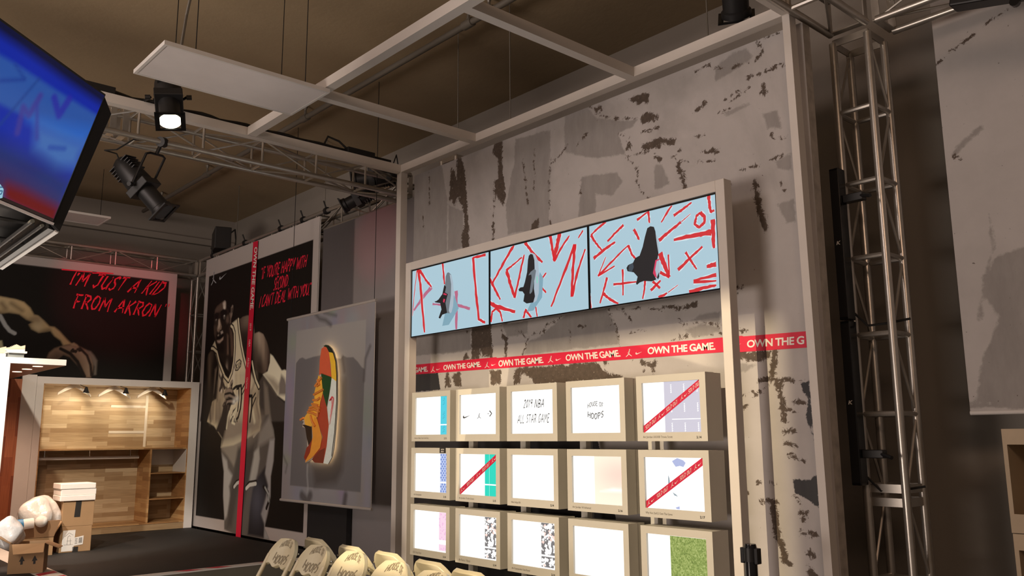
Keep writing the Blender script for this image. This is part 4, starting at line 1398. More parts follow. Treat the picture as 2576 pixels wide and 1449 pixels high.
for P_, w_, col in (([(500, 320), (505, 600)], 0.04, (226, 206, 172)), ([(420, 700), (400, 980)], 0.05, (222, 202, 168)), ([(560, 900), (545, 1020)], 0.04, (150, 128, 104)), ([(640, 1010), (600, 1120), (560, 1300)], 0.05, (140, 118, 96)), ([(320, 1010), (330, 1090)], 0.04, (150, 130, 106)),
                    ([(690, 1100), (660, 1250), (690, 1400)], 0.05, (120, 100, 82)), ([(620, 1330), (640, 1449)], 0.05, (214, 192, 156)), ([(250, 900), (262, 1100)], 0.05, (226, 206, 170)), ([(220, 1000), (215, 1200)], 0.05, (84, 68, 56)), ([(190, 1230), (180, 1449)], 0.05, (170, 146, 118)), ([(130, 1290), (140, 1449)], 0.05, (60, 48, 40))):
    c.stroke(A(P_), w_, pc(*col), 0.05, 0.75)
# left arm
c.fill(A([(95, 760), (110, 690), (160, 630), (200, 690), (225, 790), (205, 900), (180, 1120), (150, 1260), (100, 1449), (20, 1449), (60, 1100)]), pc(24, 16, 12), 0.03)
c.fill(A([(190, 860), (225, 820), (240, 900), (215, 1080), (200, 1200), (170, 1230)]), pc(105, 86, 70), 0.06)
c.blob(A([(128, 770)])[0], 0.062, 0.324, pc(105, 84, 66), 0.8, 0.1)
c.blob(A([(155, 680)])[0], 0.074, 0.180, pc(82, 64, 52), 0.7)
# shoulder and upper arm
c.fill(A([(466, 300), (500, 262), (560, 242), (610, 250), (632, 340), (640, 450), (690, 430), (740, 458), (780, 540), (808, 640), (816, 700), (795, 840), (752, 912), (690, 890), (640, 840), (575, 730), (520, 660), (500, 560)]), skin, 0.02)
c.fill(A([(480, 420), (570, 380), (600, 560), (700, 620), (760, 760), (740, 880), (690, 880), (600, 760), (510, 640)]), pc(36, 25, 20), 0.10)
c.blob(A([(690, 480)])[0], 0.136, 0.230, hi, 0.95, 0.3)
c.blob(A([(738, 590)])[0], 0.062, 0.259, pc(150, 122, 100), 0.8, 0.2)
c.blob(A([(775, 720)])[0], 0.043, 0.252, pc(110, 88, 72), 0.6)
c.blob(A([(550, 290)])[0], 0.186, 0.130, pc(120, 96, 80), 0.8)
c.blob(A([(660, 680)])[0], 0.062, 0.216, pc(80, 62, 50), 0.6)
# sleeve
c.fill(A([(820, 682), (850, 705), (890, 770), (950, 870), (985, 862), (1020, 880), (1070, 900), (1060, 1220), (980, 1212), (900, 1150), (830, 1040), (735, 915), (790, 880), (815, 780)]), pc(206, 186, 156), 0.02)
c.fill(A([(760, 920), (860, 960), (930, 1040), (900, 1140), (830, 1040)]), pc(150, 130, 108), 0.08)
c.fill(A([(945, 915), (985, 960), (1010, 1060), (1005, 1150), (915, 1150), (920, 1020)]), pc(112, 96, 84), 0.05)
# head
H_ = lambda pts: PL.pxs(crop(525, 745, 5.85)(pts))
for pts, col, soft in (
    ([(85, 260), (95, 200), (130, 140), (170, 110), (215, 70), (245, 60), (262, 75), (275, 130), (310, 150), (335, 160), (350, 130), (365, 135), (362, 190), (345, 280), (335, 380), (335, 420), (360, 500), (380, 640), (386, 840), (370, 1000), (330, 1150), (270, 1060), (160, 860), (125, 720), (100, 640), (82, 560), (78, 450), (85, 340)], (40, 27, 21), 0.02),
    ([(250, 62), (262, 75), (275, 130), (335, 160), (312, 265), (296, 210), (268, 160)], (14, 9, 8), 0.04),
    ([(125, 160), (170, 118), (215, 85), (245, 70), (264, 110), (258, 205), (200, 212), (150, 235), (100, 250), (100, 205)], (84, 62, 50), 0.05),
    ([(215, 105), (240, 72), (256, 90), (256, 170), (240, 195), (222, 170)], (190, 164, 144), 0.05),
    ([(225, 160), (242, 150), (246, 185), (232, 190)], (208, 184, 164), 0.03),
    ([(92, 300), (115, 262), (150, 265), (145, 335), (100, 345)], (20, 13, 11), 0.04),
    ([(185, 240), (215, 214), (250, 218), (278, 245), (268, 310), (252, 362), (205, 375), (185, 310)], (17, 11, 9), 0.04),
    ([(218, 292), (240, 282), (252, 312), (242, 345), (222, 332)], (88, 72, 62), 0.025),
    ([(228, 284), (244, 280), (246, 294), (232, 298)], (190, 175, 160), 0.02),
    ([(98, 352), (120, 338), (132, 380), (106, 392)], (62, 49, 41), 0.03),
    ([(108, 346), (124, 340), (124, 352), (110, 358)], (150, 130, 114), 0.02),
    ([(268, 295), (300, 285), (305, 380), (272, 410), (258, 370)], (92, 70, 57), 0.05),
    ([(148, 345), (170, 336), (184, 395), (198, 450), (190, 500), (152, 532), (130, 514), (126, 470), (142, 420)], (140, 112, 92), 0.03),
    ([(154, 352), (165, 345), (174, 420), (164, 470), (146, 480), (150, 420)], (188, 160, 138), 0.03),
    ([(168, 500), (196, 490), (190, 512), (166, 518)], (14, 9, 8), 0.02),
    ([(80, 440), (125, 405), (122, 520), (108, 610), (84, 560)], (72, 53, 42), 0.05),
    ([(205, 400), (250, 385), (296, 430), (286, 510), (236, 570), (216, 480)], (32, 22, 17), 0.06),
    ([(180, 525), (210, 508), (220, 540), (188, 562)], (168, 146, 130), 0.02),
    ([(136, 575), (158, 562), (156, 584), (140, 592)], (150, 128, 110), 0.02),
    ([(122, 590), (160, 598), (222, 552), (228, 592), (182, 624), (128, 644)], (13, 8, 7), 0.02),
    ([(128, 655), (170, 650), (222, 602), (218, 642), (168, 692), (140, 688)], (176, 144, 124), 0.03),
    ([(132, 700), (172, 706), (228, 648), (236, 840), (150, 840)], (24, 16, 12), 0.05),
    ([(276, 560), (298, 590), (304, 860), (276, 860)], (104, 78, 62), 0.05),
    ([(312, 440), (352, 525), (374, 700), (378, 860), (334, 900), (322, 600)], (84, 61, 48), 0.05),
    ([(300, 600), (322, 640), (330, 900), (304, 880)], (28, 19, 15), 0.045),
    ([(160, 860), (300, 880), (350, 900), (330, 1120), (270, 1050)], (30, 20, 16), 0.05),
    ([(334, 170), (354, 128), (369, 140), (363, 200), (353, 280), (341, 322), (322, 302), (317, 252), (330, 262), (335, 212)], (122, 99, 84), 0.016),
    ([(344, 180), (359, 168), (354, 240), (343, 252)], (22, 14, 11), 0.016),
):
    c.fill(H_(pts), pc(*col), soft)
c.stroke(H_([(318, 262), (330, 330), (326, 392)]), 0.035, pc(104, 82, 68), 0.02)
c.stroke(H_([(92, 285), (118, 258), (150, 262)]), 0.03, pc(24, 16, 13), 0.02)
c.stroke(H_([(190, 236), (225, 210), (268, 224)]), 0.035, pc(10, 7, 6), 0.02)
c.blob(A([(322, 858)])[0], 0.04, 0.09, pc(160, 134, 114), 0.8)
# jersey trim
for P_, w_ in (([(372, 362), (392, 380), (410, 440), (413, 600), (404, 760), (380, 890), (342, 985), (300, 935), (240, 780), (212, 660), (170, 620), (150, 618)], 0.105), ([(455, 285), (466, 400), (492, 580), (520, 720), (556, 860)], 0.105), ([(612, 770), (632, 880), (656, 980), (690, 1058)], 0.105)):
    c.stroke(A(P_), w_ * 0.78, K)
    c.stroke(A(P_), w_ * 0.36, cream)
# arched chest name and jumping mark on the jersey
for P_, w_ in (([(400, 1080), (430, 1055), (488, 1042), (492, 1180), (480, 1300), (455, 1400), (420, 1449)], 0.075), ([(440, 1080), (462, 1070), (462, 1200), (448, 1330)], 0.06), ([(488, 1100), (535, 1010)], 0.05), ([(495, 1150), (540, 1060)], 0.04),
               ([(585, 1160), (610, 1160), (608, 1300), (588, 1449)], 0.08), ([(615, 1280), (655, 1180)], 0.045), ([(608, 1200), (650, 1130)], 0.045), ([(370, 1449), (400, 1330), (430, 1300)], 0.05), ([(380, 1380), (440, 1449)], 0.05), ([(430, 1330), (385, 1449)], 0.04)):
    c.stroke(A(P_), w_ * 0.55, pc(26, 20, 18))
for P_, w_ in (([(278, 930), (272, 990)], 0.06), ([(272, 960), (262, 1050)], 0.08), ([(272, 1000), (300, 1070)], 0.05), ([(262, 1050), (245, 1095)], 0.05)):
    c.stroke(A(P_), w_, pc(60, 48, 42))
c.stroke(A([(415, 830), (432, 775), (470, 745), (490, 770), (482, 820), (450, 865), (422, 868), (414, 835)]), 0.018, K)
for P_ in ([(428, 800), (432, 850)], [(444, 800), (430, 825), (446, 845)], [(456, 785), (458, 838)], [(466, 828), (474, 772), (484, 812)]):
    c.stroke(A(P_), 0.016, K)
# fist
G_ = lambda pts: PL.pxs(crop(540, 940, 5.85)(pts))
c.fill(G_([(148, 300), (165, 240), (200, 215), (235, 195), (232, 150), (262, 108), (276, 130), (264, 200), (276, 240), (302, 310), (352, 358), (352, 392), (312, 412), (302, 442), (252, 452), (232, 510), (200, 700), (170, 830), (20, 860), (110, 620), (130, 500), (118, 470), (160, 385), (144, 340)]), pc(46, 35, 29), 0.016)
for P_, w_, col in (([(165, 262), (210, 242), (258, 262)], 0.055, (138, 114, 96)), ([(160, 345), (180, 325), (215, 308), (270, 330), (325, 358)], 0.055, (132, 110, 93)), ([(158, 400), (176, 376), (200, 372)], 0.04, (112, 92, 76)), ([(188, 436), (206, 396), (282, 400)], 0.05, (128, 106, 90)),
                    ([(240, 180), (244, 140), (264, 116)], 0.06, (140, 118, 100)), ([(168, 300), (235, 285), (300, 325)], 0.03, (12, 9, 8)), ([(180, 382), (250, 368), (318, 402)], 0.03, (12, 9, 8)), ([(190, 450), (240, 444), (290, 440)], 0.03, (12, 9, 8)), ([(250, 175), (262, 150)], 0.03, (30, 22, 18)), ([(205, 470), (190, 600), (160, 760)], 0.03, (78, 62, 52)), ([(125, 470), (150, 450)], 0.02, (90, 72, 60))):
    c.stroke(G_(P_), w_, pc(*col), 0.018)
for p_ in ((336, 370), (291, 410)):
    c.blob(G_([p_])[0], 0.055, 0.045, pc(205, 190, 172), 0.95)
for P_, w_ in (([(225, 560), (200, 640), (180, 800)], 0.04), ([(255, 480), (240, 660), (330, 500)], 0.025), ([(330, 520), (260, 720), (300, 740)], 0.03), ([(280, 590), (320, 700)], 0.02)):
    c.stroke(G_(P_), w_, pc(196, 176, 146), 0.02)
for P_, w_ in (([(120, 60), (122, 130), (150, 200), (185, 215)], 0.03), ([(75, 20), (110, 110), (98, 210), (85, 220)], 0.035), ([(118, 150), (130, 270)], 0.02), ([(40, 200), (30, 350)], 0.03)):
    c.stroke(G_(P_), w_, pc(58, 46, 38), 0.03)
c.fill(Bc([(150, 420), (230, 300), (300, 120), (340, 130), (330, 240), (300, 400), (268, 505), (275, 600), (200, 620), (150, 560)]), pc(38, 30, 26), 0.08)
c.build('printed_cloth', FABRIC_PRINT, po, 0.006)
B('cloth_back', WHITE_FAB, po, (P0[0], YP, P0[2]), (P0[0] + PWd, YP + 0.012, P0[2] + PHt))
mb = MB()
C5 = crop(640, 620, 8.053)
for s, q in (('"IF YOU\'RE HAPPY WITH', [(140, 670), (1050, 412), (1092, 165), (165, 440)]), ('SECOND.', [(395, 890), (702, 800), (718, 575), (430, 640)]), ('I CAN\'T DEAL WITH YOU."', [(105, 1245), (1152, 970), (1172, 735), (150, 1010)])):
    Q = PL.pxs(C5(q))
    brush_text(mb, s, lambda p: PL.P(quad_map(Q, p), 0.009), 0.19, 0.12, 0.16, 0.06)
mb.build('red_lettering', mat('brush_red', (0.92, 0.02, 0.07), 0.6), po)
mb = MB()
C4 = crop(480, 560, 3.292)
Q = PL.pxs(C4([(172, 522), (216, 508), (212, 408), (172, 424)]))
put_jump(mb, lambda p: PL.P(quad_map(Q, p), 0.009))
Q = PL.pxs(C4([(240, 478), (302, 445), (302, 400), (240, 430)]))
put_swoosh(mb, lambda p: PL.P(quad_map(Q, p), 0.009))
mb.build('lettering', mat('logo_grey', pc(150, 140, 135), 0.6), po)
# long red ribbon taped down the poster
rbn = PL.pxs([(597, 1354), (609, 1356), (653, 606), (641, 610)])
rt = thing('red_ribbon', 'long red lettered ribbon hanging down the front of the tall player poster', 'ribbon', PL.P(rbn[0], 0.03))
MB().prism([PL.P(p, 0.022) for p in rbn], PL.n, 0.002).build('ribbon_strip', RED, rt)
Q = PL.pxs([(644.5, 622), (633, 780), (641, 781), (652.5, 622)])
put_text(MB(), 'OWN THE GAME.', lambda p: PL.P(quad_map(Q, p), 0.026), 0.026).build('lettering', PRINTW, rt)
for s, y0, y1 in (('2019', 813, 832), ('NBA', 855, 873), ('All-Star', 900, 925), ('Charlotte', 950, 978)):
    f = lambda y: 652.5 - (y - 622) * (652.5 - 606) / (1356 - 622) * 1.0
    Q2 = PL.pxs([(f(y0) - 7, y0), (f(y1) - 7, y1), (f(y1) - 3, y1), (f(y0) - 3, y0)])
    put_text(MB(), s, lambda p: PL.P(quad_map(Q2, p), 0.026)).build('lettering', PRINTW, rt)

# ------------------------------------------------------------------ the reaching-arm poster
XA = -13.12
q0, q1 = on((446, 690), 0, XA), on((432, 912), 0, XA)
AK = Plane((XA, q0[1], 0), (0, 1, 0), (0, 0, 1))
AT = q0[2]
ao = thing('arm_poster', 'black poster of an arm reaching over a basketball, red handwriting above', 'poster', (XA, q0[1] - 1.8, 0.34))
c = Canvas(AK, -3.4, 0.0, 0.33 + 1.2, AT, 0.0105, (0.47, 0.44, 0.43))
D = crop(0, 640, 4.528)
inner = AK.px(D([(1925, 305)])[0])
c.fill([(-3.3, 1.0), (inner[0], 1.0), inner, (-3.3, inner[1])], (0.009, 0.008, 0.007))
DA = lambda pts: AK.pxs(D(pts))
c.body = True
tan, tand = pc(165, 132, 92), pc(92, 70, 48)
c.fill(DA([(-200, 480), (0, 480), (180, 515), (270, 545), (340, 610), (385, 690), (430, 700), (500, 760), (560, 820), (620, 830), (680, 880), (760, 970), (812, 1020), (720, 1036), (690, 980), (620, 930), (575, 870), (520, 880), (440, 890), (360, 850), (330, 800), (380, 770), (300, 740), (220, 680), (100, 660), (-200, 700)]), tan, 0.03)
c.fill(DA([(-200, 640), (120, 650), (220, 690), (310, 750), (380, 740), (330, 830), (440, 880), (560, 860), (560, 1000), (400, 1000), (200, 960), (-200, 900)]), pc(34, 25, 19), 0.10)
c.blob(DA([(60, 560)])[0], 0.186, 0.115, pc(190, 158, 116), 0.7, -0.3)
c.blob(DA([(250, 590)])[0], 0.155, 0.086, pc(186, 150, 106), 0.8, -0.7)
c.blob(DA([(430, 800)])[0], 0.062, 0.130, pc(176, 148, 112), 0.8)
c.blob(DA([(420, 740)])[0], 0.074, 0.072, pc(120, 92, 66), 0.7)
c.stroke(DA([(130, 560), (190, 600), (250, 640)]), 0.05, tand, 0.06, 0.7)
c.stroke(DA([(20, 560), (60, 610)]), 0.06, tand, 0.06, 0.7)
c.stroke(DA([(0, 700), (60, 810), (110, 870), (165, 900)]), 0.05, pc(150, 140, 132))
c.fill(DA([(-120, 1000), (20, 980), (40, 1080), (70, 1090), (70, 1160), (-120, 1160)]), pc(170, 152, 112), 0.02)
# ball
c.fill(DA([(535, 1180), (560, 1120), (620, 1070), (700, 1045), (800, 1030), (900, 1050), (980, 1090), (1040, 1160), (1060, 1250), (1050, 1340), (1030, 1400), (960, 1400), (900, 1280), (800, 1170), (720, 1140), (640, 1200)]), pc(118, 86, 66), 0.03)
c.fill(DA([(535, 1180), (640, 1130), (760, 1140), (860, 1220), (960, 1400), (800, 1400), (600, 1240)]), pc(70, 48, 36), 0.12)
c.fill(DA([(690, 1070), (800, 1040), (960, 1100), (1030, 1190), (1050, 1300), (1030, 1390), (1000, 1390), (960, 1240), (880, 1130), (780, 1080)]), pc(140, 108, 86), 0.08)
c.stroke(DA([(690, 1075), (800, 1130), (880, 1220), (960, 1390)]), 0.045, pc(28, 18, 14))
c.stroke(DA([(900, 1060), (990, 1150), (1030, 1260), (1040, 1380)]), 0.035, pc(40, 26, 20))
for P_ in ([(810, 1100), (830, 1080), (845, 1110), (815, 1105)], [(850, 1095), (870, 1100), (860, 1115)], [(880, 1080), (905, 1092)], [(900, 1100), (920, 1095)]):
    c.stroke(DA(P_), 0.028, pc(36, 24, 18))
c.fill(DA([(800, 1020), (840, 1005), (880, 1030), (900, 1060), (850, 1045), (812, 1040)]), pc(140, 112, 84), 0.02)
c.fill(DA([(975, 1090), (1030, 1105), (1070, 1150), (1105, 1210), (1098, 1290), (1092, 1370), (1070, 1372), (1075, 1280), (1050, 1220), (1020, 1150)]), pc(112, 94, 80), 0.03)
c.build('printed_cloth', FABRIC_PRINT, ao, 0.006)
B('cloth_back', WHITE_FAB, ao, (XA - 0.012, q0[1] - 3.4, 1.53), (XA, q0[1], AT))
mb = MB()
for s, q in (("I'M JUST A KID", [(785, 352), (1800, 468), (1918, 322), (858, 205)]), ('FROM AKRON', [(822, 610), (1772, 712), (1842, 570), (872, 452)])):
    Q = AK.pxs(D(q))
    brush_text(mb, s, lambda p: AK.P(quad_map(Q, p), 0.009), 0.17, 0.16, 0.16, 0.06)
Q = AK.pxs(D([(1870, 600), (1935, 605), (1940, 570), (1880, 570)]))
brush_text(mb, '"', lambda p: AK.P(quad_map(Q, (p[0], p[1] * 6 - 5)), 0.009), 0.05, 0.1)
ribbon(mb, AK.pxs(D([(700, 172), (900, 190), (1100, 205)])), 0.02, lambda p: AK.P(p, 0.009))
ribbon(mb, AK.pxs(D([(1050, 208), (1290, 218)])), 0.03, lambda p: AK.P(p, 0.009))
mb.build('red_lettering', mat('brush_red_dark', (0.85, 0.02, 0.06), 0.6), ao)

# ------------------------------------------------------------------ orange sneaker banner
YB = 4.70
ILLB = np.array((0.88, 0.70, 0.58))
pb = lambda r, g, b: tuple(np.clip(np.array(lin((r, g, b))) / ILLB, 0, 0.9))
BT = Plane((on((708, 1257), 1, YB)[0], YB, on((708, 1257), 1, YB)[2]), (1, 0, 0), (0, 0, 1))
bw, bh = BT.px((938, 1000))[0], (BT.px((734, 800))[1] + BT.px((947, 757))[1]) / 2
bw = (BT.px((947, 757))[0] + BT.px((930, 1289))[0]) / 2
bo = thing('sneaker_banner', 'grey plaster-print banner with an orange, green and yellow sneaker, hung on wires', 'banner', BT.P((bw / 2, 0)))
E_ = crop(700, 740, 2.588)
EB = lambda pts: BT.pxs(E_(pts))
c = Canvas(BT, 0, bw, 0, bh, 0.0085, pb(128, 116, 112))
for k in range(60):
    c.blob((random.uniform(0, bw), random.uniform(0, bh)), random.uniform(0.03, 0.2), random.uniform(0.05, 0.3), pb(*[v + random.uniform(-16, 18) for v in (126, 114, 110)]), 0.5)
inn = EB([(78, 1245), (538, 1290), (575, 165), (122, 240)])
c.fill(inn, pb(140, 126, 116), 0.01)
jag = [(118, 450), (140, 420), (160, 412), (180, 424), (230, 408), (275, 398), (300, 410), (410, 420), (425, 400), (450, 412), (490, 410), (520, 440), (545, 475), (565, 488)]
c.fill(EB(jag + [(538, 1290), (78, 1245)]), pb(96, 86, 82), 0.012)
c.fill(EB([(410, 560), (440, 560), (445, 900), (420, 1150), (380, 1230), (240, 1250), (225, 1120), (350, 1100), (395, 1000)]), pb(72, 62, 57), 0.10)
for P_ in ([(192, 1110), (190, 1180), (195, 1250), (190, 1330)],):
    c.stroke(EB(P_), 0.03, pb(150, 140, 132), 0.03, 0.6)
for P_, w_ in (([(245, 130), (270, 160), (310, 170), (345, 200)], 0.04), ([(300, 120), (380, 140)], 0.02), ([(155, 1310), (190, 1350), (210, 1310)], 0.10), ([(440, 1310), (430, 1380)], 0.08), ([(600, 340), (570, 420), (560, 560)], 0.03), ([(420, 410), (432, 500)], 0.03), ([(30, 1040), (60, 1110), (50, 1160)], 0.015)):
    c.stroke(EB(P_), w_, pb(64, 54, 50), 0.05, 0.8)
c.build('printed_cloth', FABRIC_PRINT, bo, 0.004)
B('cloth_back', WHITE_FAB, bo, (BT.o[0], YB, BT.o[2]), (BT.o[0] + bw, YB + 0.006, BT.o[2] + bh))
for z in (0.0, bh):
    MB().tube([BT.P((-0.02, z)), BT.P((bw + 0.02, z))], 0.016, 10).build('hem_rod', mat('grey_rod', (0.35, 0.33, 0.32), 0.5), bo, smooth=True)
for s_ in (0.06, bw - 0.02):
    p = BT.P((s_, bh))
    MB().tube([p, (p[0], p[1], HC)], 0.004, 6).build('hanging_wire', DARKMETAL, bo)
# the raised, halo-lit sneaker on the banner
out = [(306, 356), (318, 338), (335, 331), (352, 336), (372, 355), (388, 385), (402, 440), (409, 520), (409, 700), (403, 810), (396, 900), (386, 1000), (374, 1060), (348, 1106), (318, 1100), (262, 1096), (244, 1076), (202, 1098), (194, 1062), (212, 1000), (212, 930), (203, 870), (182, 866), (180, 848), (190, 830), (172, 822), (172, 812), (196, 806), (238, 742), (262, 690), (262, 640), (280, 560), (290, 528), (294, 430)]
halo = EB(out)
SHO = 0.045
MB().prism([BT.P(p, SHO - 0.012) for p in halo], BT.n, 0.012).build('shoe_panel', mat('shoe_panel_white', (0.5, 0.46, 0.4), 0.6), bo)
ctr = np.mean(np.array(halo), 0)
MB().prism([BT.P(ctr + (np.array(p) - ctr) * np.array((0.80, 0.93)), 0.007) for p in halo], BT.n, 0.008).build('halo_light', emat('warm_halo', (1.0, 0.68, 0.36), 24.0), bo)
oc = lambda r, g, b: tuple(np.clip(np.array(lin((r, g, b))) / ILLB, 0, 0.95))
k = 0
for nm, col, pts in (
    ('shoe_sole', (218, 208, 188), [(372, 545), (407, 560), (409, 700), (403, 810), (396, 900), (386, 1000), (374, 1060), (348, 1106), (318, 1100), (340, 990), (352, 860), (344, 740), (360, 640)]),
    ('shoe_body', (172, 62, 36), [(306, 356), (335, 335), (356, 378), (372, 545), (340, 735), (354, 850), (340, 990), (318, 1100), (262, 1096), (244, 1076), (300, 980), (314, 930), (276, 810), (300, 700), (318, 640), (305, 520), (290, 528), (294, 430)]),
    ('shoe_heel', (120, 44, 24), [(330, 1000), (318, 1100), (262, 1096), (244, 1076), (290, 1020)]),
    ('shoe_toe', (205, 84, 50), [(306, 356), (335, 338), (356, 378), (372, 540), (310, 515), (292, 526), (296, 430)]),
    ('shoe_toe_cap', (24, 44, 24), [(318, 340), (335, 331), (352, 336), (372, 355), (386, 384), (356, 380), (340, 348)]),
    ('shoe_side_stripe', (240, 172, 44), [(355, 379), (385, 384), (402, 440), (409, 520), (407, 570), (373, 546), (368, 460)]),
    ('shoe_green_panel', (22, 64, 28), [(305, 518), (372, 541), (366, 600), (342, 735), (318, 650)]),
    ('shoe_tongue', (232, 160, 50), [(288, 530), (308, 545), (318, 640), (300, 705), (288, 770), (268, 830), (240, 862), (200, 850), (194, 806), (238, 742), (262, 690), (262, 640)]),
    ('shoe_collar', (225, 138, 44), [(262, 800), (280, 812), (312, 930), (300, 1000), (250, 1062), (202, 1096), (232, 1000), (252, 930), (246, 860)]),
    ('shoe_opening', (34, 20, 12), [(182, 850), (200, 850), (244, 864), (246, 960), (226, 990), (212, 930), (203, 870)]),
    ('shoe_lining', (140, 42, 22), [(226, 985), (248, 945), (234, 1030), (204, 1084), (195, 1062), (212, 1000)]),
):
    k += 1
    MB().poly([BT.P(p, SHO + 0.0007 * k) for p in EB(pts)]).build(nm, mat(nm + '_print', oc(*col), 0.45, var=0.10, scale=30), bo)
mb = MB()
for P_ in ([(286, 560), (300, 590), (282, 600)], [(262, 655), (290, 640), (322, 622)], [(270, 600), (300, 560), (312, 545)], [(258, 690), (285, 690), (302, 675)], [(250, 715), (290, 725)], [(235, 740), (270, 730), (300, 745)], [(230, 755), (265, 750), (298, 765)], [(222, 768), (255, 775), (285, 790)], [(240, 790), (252, 830), (270, 860)], [(285, 800), (290, 760), (300, 735)], [(175, 818), (195, 806)]):
    p = [BT.P(x, SHO + 0.014) for x in EB(P_)]
    mb.tube(p, 0.013, 6)
mb.build('shoe_lace', mat('orange_lace', oc(205, 116, 48), 0.6), bo, smooth=True)
mb = MB()
for P_, w_ in (([(362, 695), (378, 668), (388, 680), (384, 720), (362, 850)], 0.016), ([(366, 690), (376, 680), (378, 720), (366, 800)], 0.012)):
    ribbon(mb, EB(P_), w_, lambda p: BT.P(p, SHO + 0.0095), 0.5)
mb.build('shoe_swoosh', mat('shoe_red', oc(225, 50, 60), 0.5), bo)
mb = MB()
ribbon(mb, EB([(352, 337), (388, 386), (403, 440), (409, 530), (409, 700), (396, 900), (376, 1056)]), 0.018, lambda p: BT.P(p, SHO + 0.010), 0.3, 0, 6)
mb.build('shoe_outsole', mat('shoe_black', (0.02, 0.02, 0.015), 0.5), bo)

# ------------------------------------------------------------------ grey drapes between the poster and the display wall
GREY = mat('dark_grey_drape', (0.15, 0.14, 0.15), 0.9, var=0.12, scale=2)
GREY2 = mat('mid_grey_drape', (0.32, 0.30, 0.31), 0.9, var=0.10, scale=2)


def drape(label, m, x0, x1, y, z0, z1, fold):
    mb = MB()
    n = 60
    vs, fs = [], []
    for i in range(n + 1):
        x = x0 + (x1 - x0) * i / n
        d = fold * math.sin(i * 0.9) + fold * 0.5 * math.sin(i * 2.3)
        vs += [(x, y + d, z0), (x, y + d, z1)]
    fs = [(2 * i, 2 * i + 2, 2 * i + 3, 2 * i + 1) for i in range(n)]
    o = MB().add(vs, fs).build('drape', m, None, smooth=True)
    md = o.modifiers.new('thick', 'SOLIDIFY')
    md.thickness = 0.006
    return tag(o, label, 'drape', 'grey drapes behind the stage')


px8 = lambda x: on((x, 700), 1, 5.06)[0]
drape('dark grey drape beside the right edge of the player poster', GREY, P0[0] + PWd + 0.03, px8(890), 5.05, 0.02, TZ - 0.02, 0.0004)
drape('paler grey drape left of the white display wall post', GREY2, px8(891), -6.60, 5.045, 0.02, TZ - 0.02, 0.0004)
sk = B('black_panel', mat('black_felt', (0.012, 0.011, 0.012), 0.9), None, (P0[0] + PWd + 0.02, 4.97, 0.02), (px8(905) - 0.0, 5.03, 1.02))
tag(sk, 'low black felt panel standing under the sneaker banner against the grey drapes', 'panel')

# ================================================================== stage
SZ = 0.33
STG = mat('stage_riser_grey', (0.17, 0.165, 0.13), 0.7, var=0.2, scale=3)
MATB = mat('black_stage_mat', (0.012, 0.012, 0.012), 0.75, var=0.3, scale=5, bump=0.3, bscale=120)
stg = thing('stage', 'low stage with black mat, white taped edge and grey riser', 'stage', (-11.3, 2.6, 0))
B('riser', STG, stg, (-14.1, 0.2, 0), (-8.5, 4.96, SZ - 0.012))
B('black_mat', MATB, stg, (-14.1, 2.42, SZ - 0.012), (-8.60, 4.96, SZ))
B('edge_tape', PRINTW, stg, (-8.60, 0.2, SZ - 0.012), (-8.495, 4.96, SZ + 0.002))
B('border_tape', PRINTW, stg, (-14.1, 2.20, SZ - 0.012), (-8.60, 2.42, SZ + 0.001))
B('floor_panel', MATB, stg, (-14.1, 0.2, SZ - 0.012), (-8.60, 2.20, SZ))
mb = MB()
for y in (2.5, 3.25, 3.55, 4.12, 4.75):
    mb.poly([(-8.59, y, SZ + 0.003), (-8.50, y + 0.10, SZ + 0.003), (-8.50, y + 0.26, SZ + 0.003), (-8.59, y + 0.16, SZ + 0.003)])
for x in (-9.0, -9.35, -9.75, -10.3):
    mb.poly([(x, 2.22, SZ + 0.002), (x + 0.14, 2.22, SZ + 0.002), (x + 0.02, 2.41, SZ + 0.002), (x - 0.12, 2.41, SZ + 0.002)])
mb.build('tape_mark', RED, stg)

# ================================================================== wooden locker facing the room
WOOD = wood_mat('butcher_block', (190, 168, 134), (162, 136, 102), (212, 194, 162), 0.062, 0.55, (1, 2))
WOODX = wood_mat('butcher_block_side', (186, 144, 96), (158, 116, 72), (204, 168, 118), 0.062, 0.55, (0, 2))
WOODT = wood_mat('butcher_block_top', (186, 148, 100), (158, 118, 76), (208, 172, 122), 0.062, 0.55, (1, 0))
XF = -12.55
qa, qb = on((95, 945), 0, XF), on((502, 963), 0, XF)
y0, y1, zt = qa[1], qb[1], (qa[2] + qb[2]) / 2
DEP = 0.53
lk = thing('locker', 'open wooden locker with white frame, hangers above a rail and small shelves', 'locker', (XF - DEP / 2, (y0 + y1) / 2, SZ))
fl, frr, ft = 0.085, 0.115, 0.09
B('left_side', WHITE, lk, (XF - DEP, y0, SZ + 0.004), (XF, y0 + fl, zt - ft))
B('right_side', WHITE, lk, (XF - DEP, y1 - frr, SZ + 0.004), (XF, y1, zt - ft))
B('top_panel', WHITE, lk, (XF - DEP, y0, zt - ft), (XF, y1, zt))
B('plinth', WHITE, lk, (XF - DEP, y0 + fl, SZ + 0.004), (XF - 0.02, y1 - frr, SZ + 0.09))
B('plinth_boards', WOOD, lk, (XF - 0.02, y0 + fl, SZ + 0.004), (XF - 0.012, y1 - frr, SZ + 0.085))
B('back_panel', WOOD, lk, (XF - DEP, y0 + fl, SZ + 0.09), (XF - DEP + 0.02, y1 - frr, zt - ft))
B('left_lining', WOODX, lk, (XF - DEP + 0.02, y0 + fl, SZ + 0.09), (XF - 0.01, y0 + fl + 0.015, zt - ft))
B('right_lining', WOODX, lk, (XF - DEP + 0.02, y1 - frr - 0.015, SZ + 0.09), (XF - 0.01, y1 - frr, zt - ft))
zs = on((300, 1128), 0, XF)[2]
yd = on((381, 1140), 0, XF)[1]
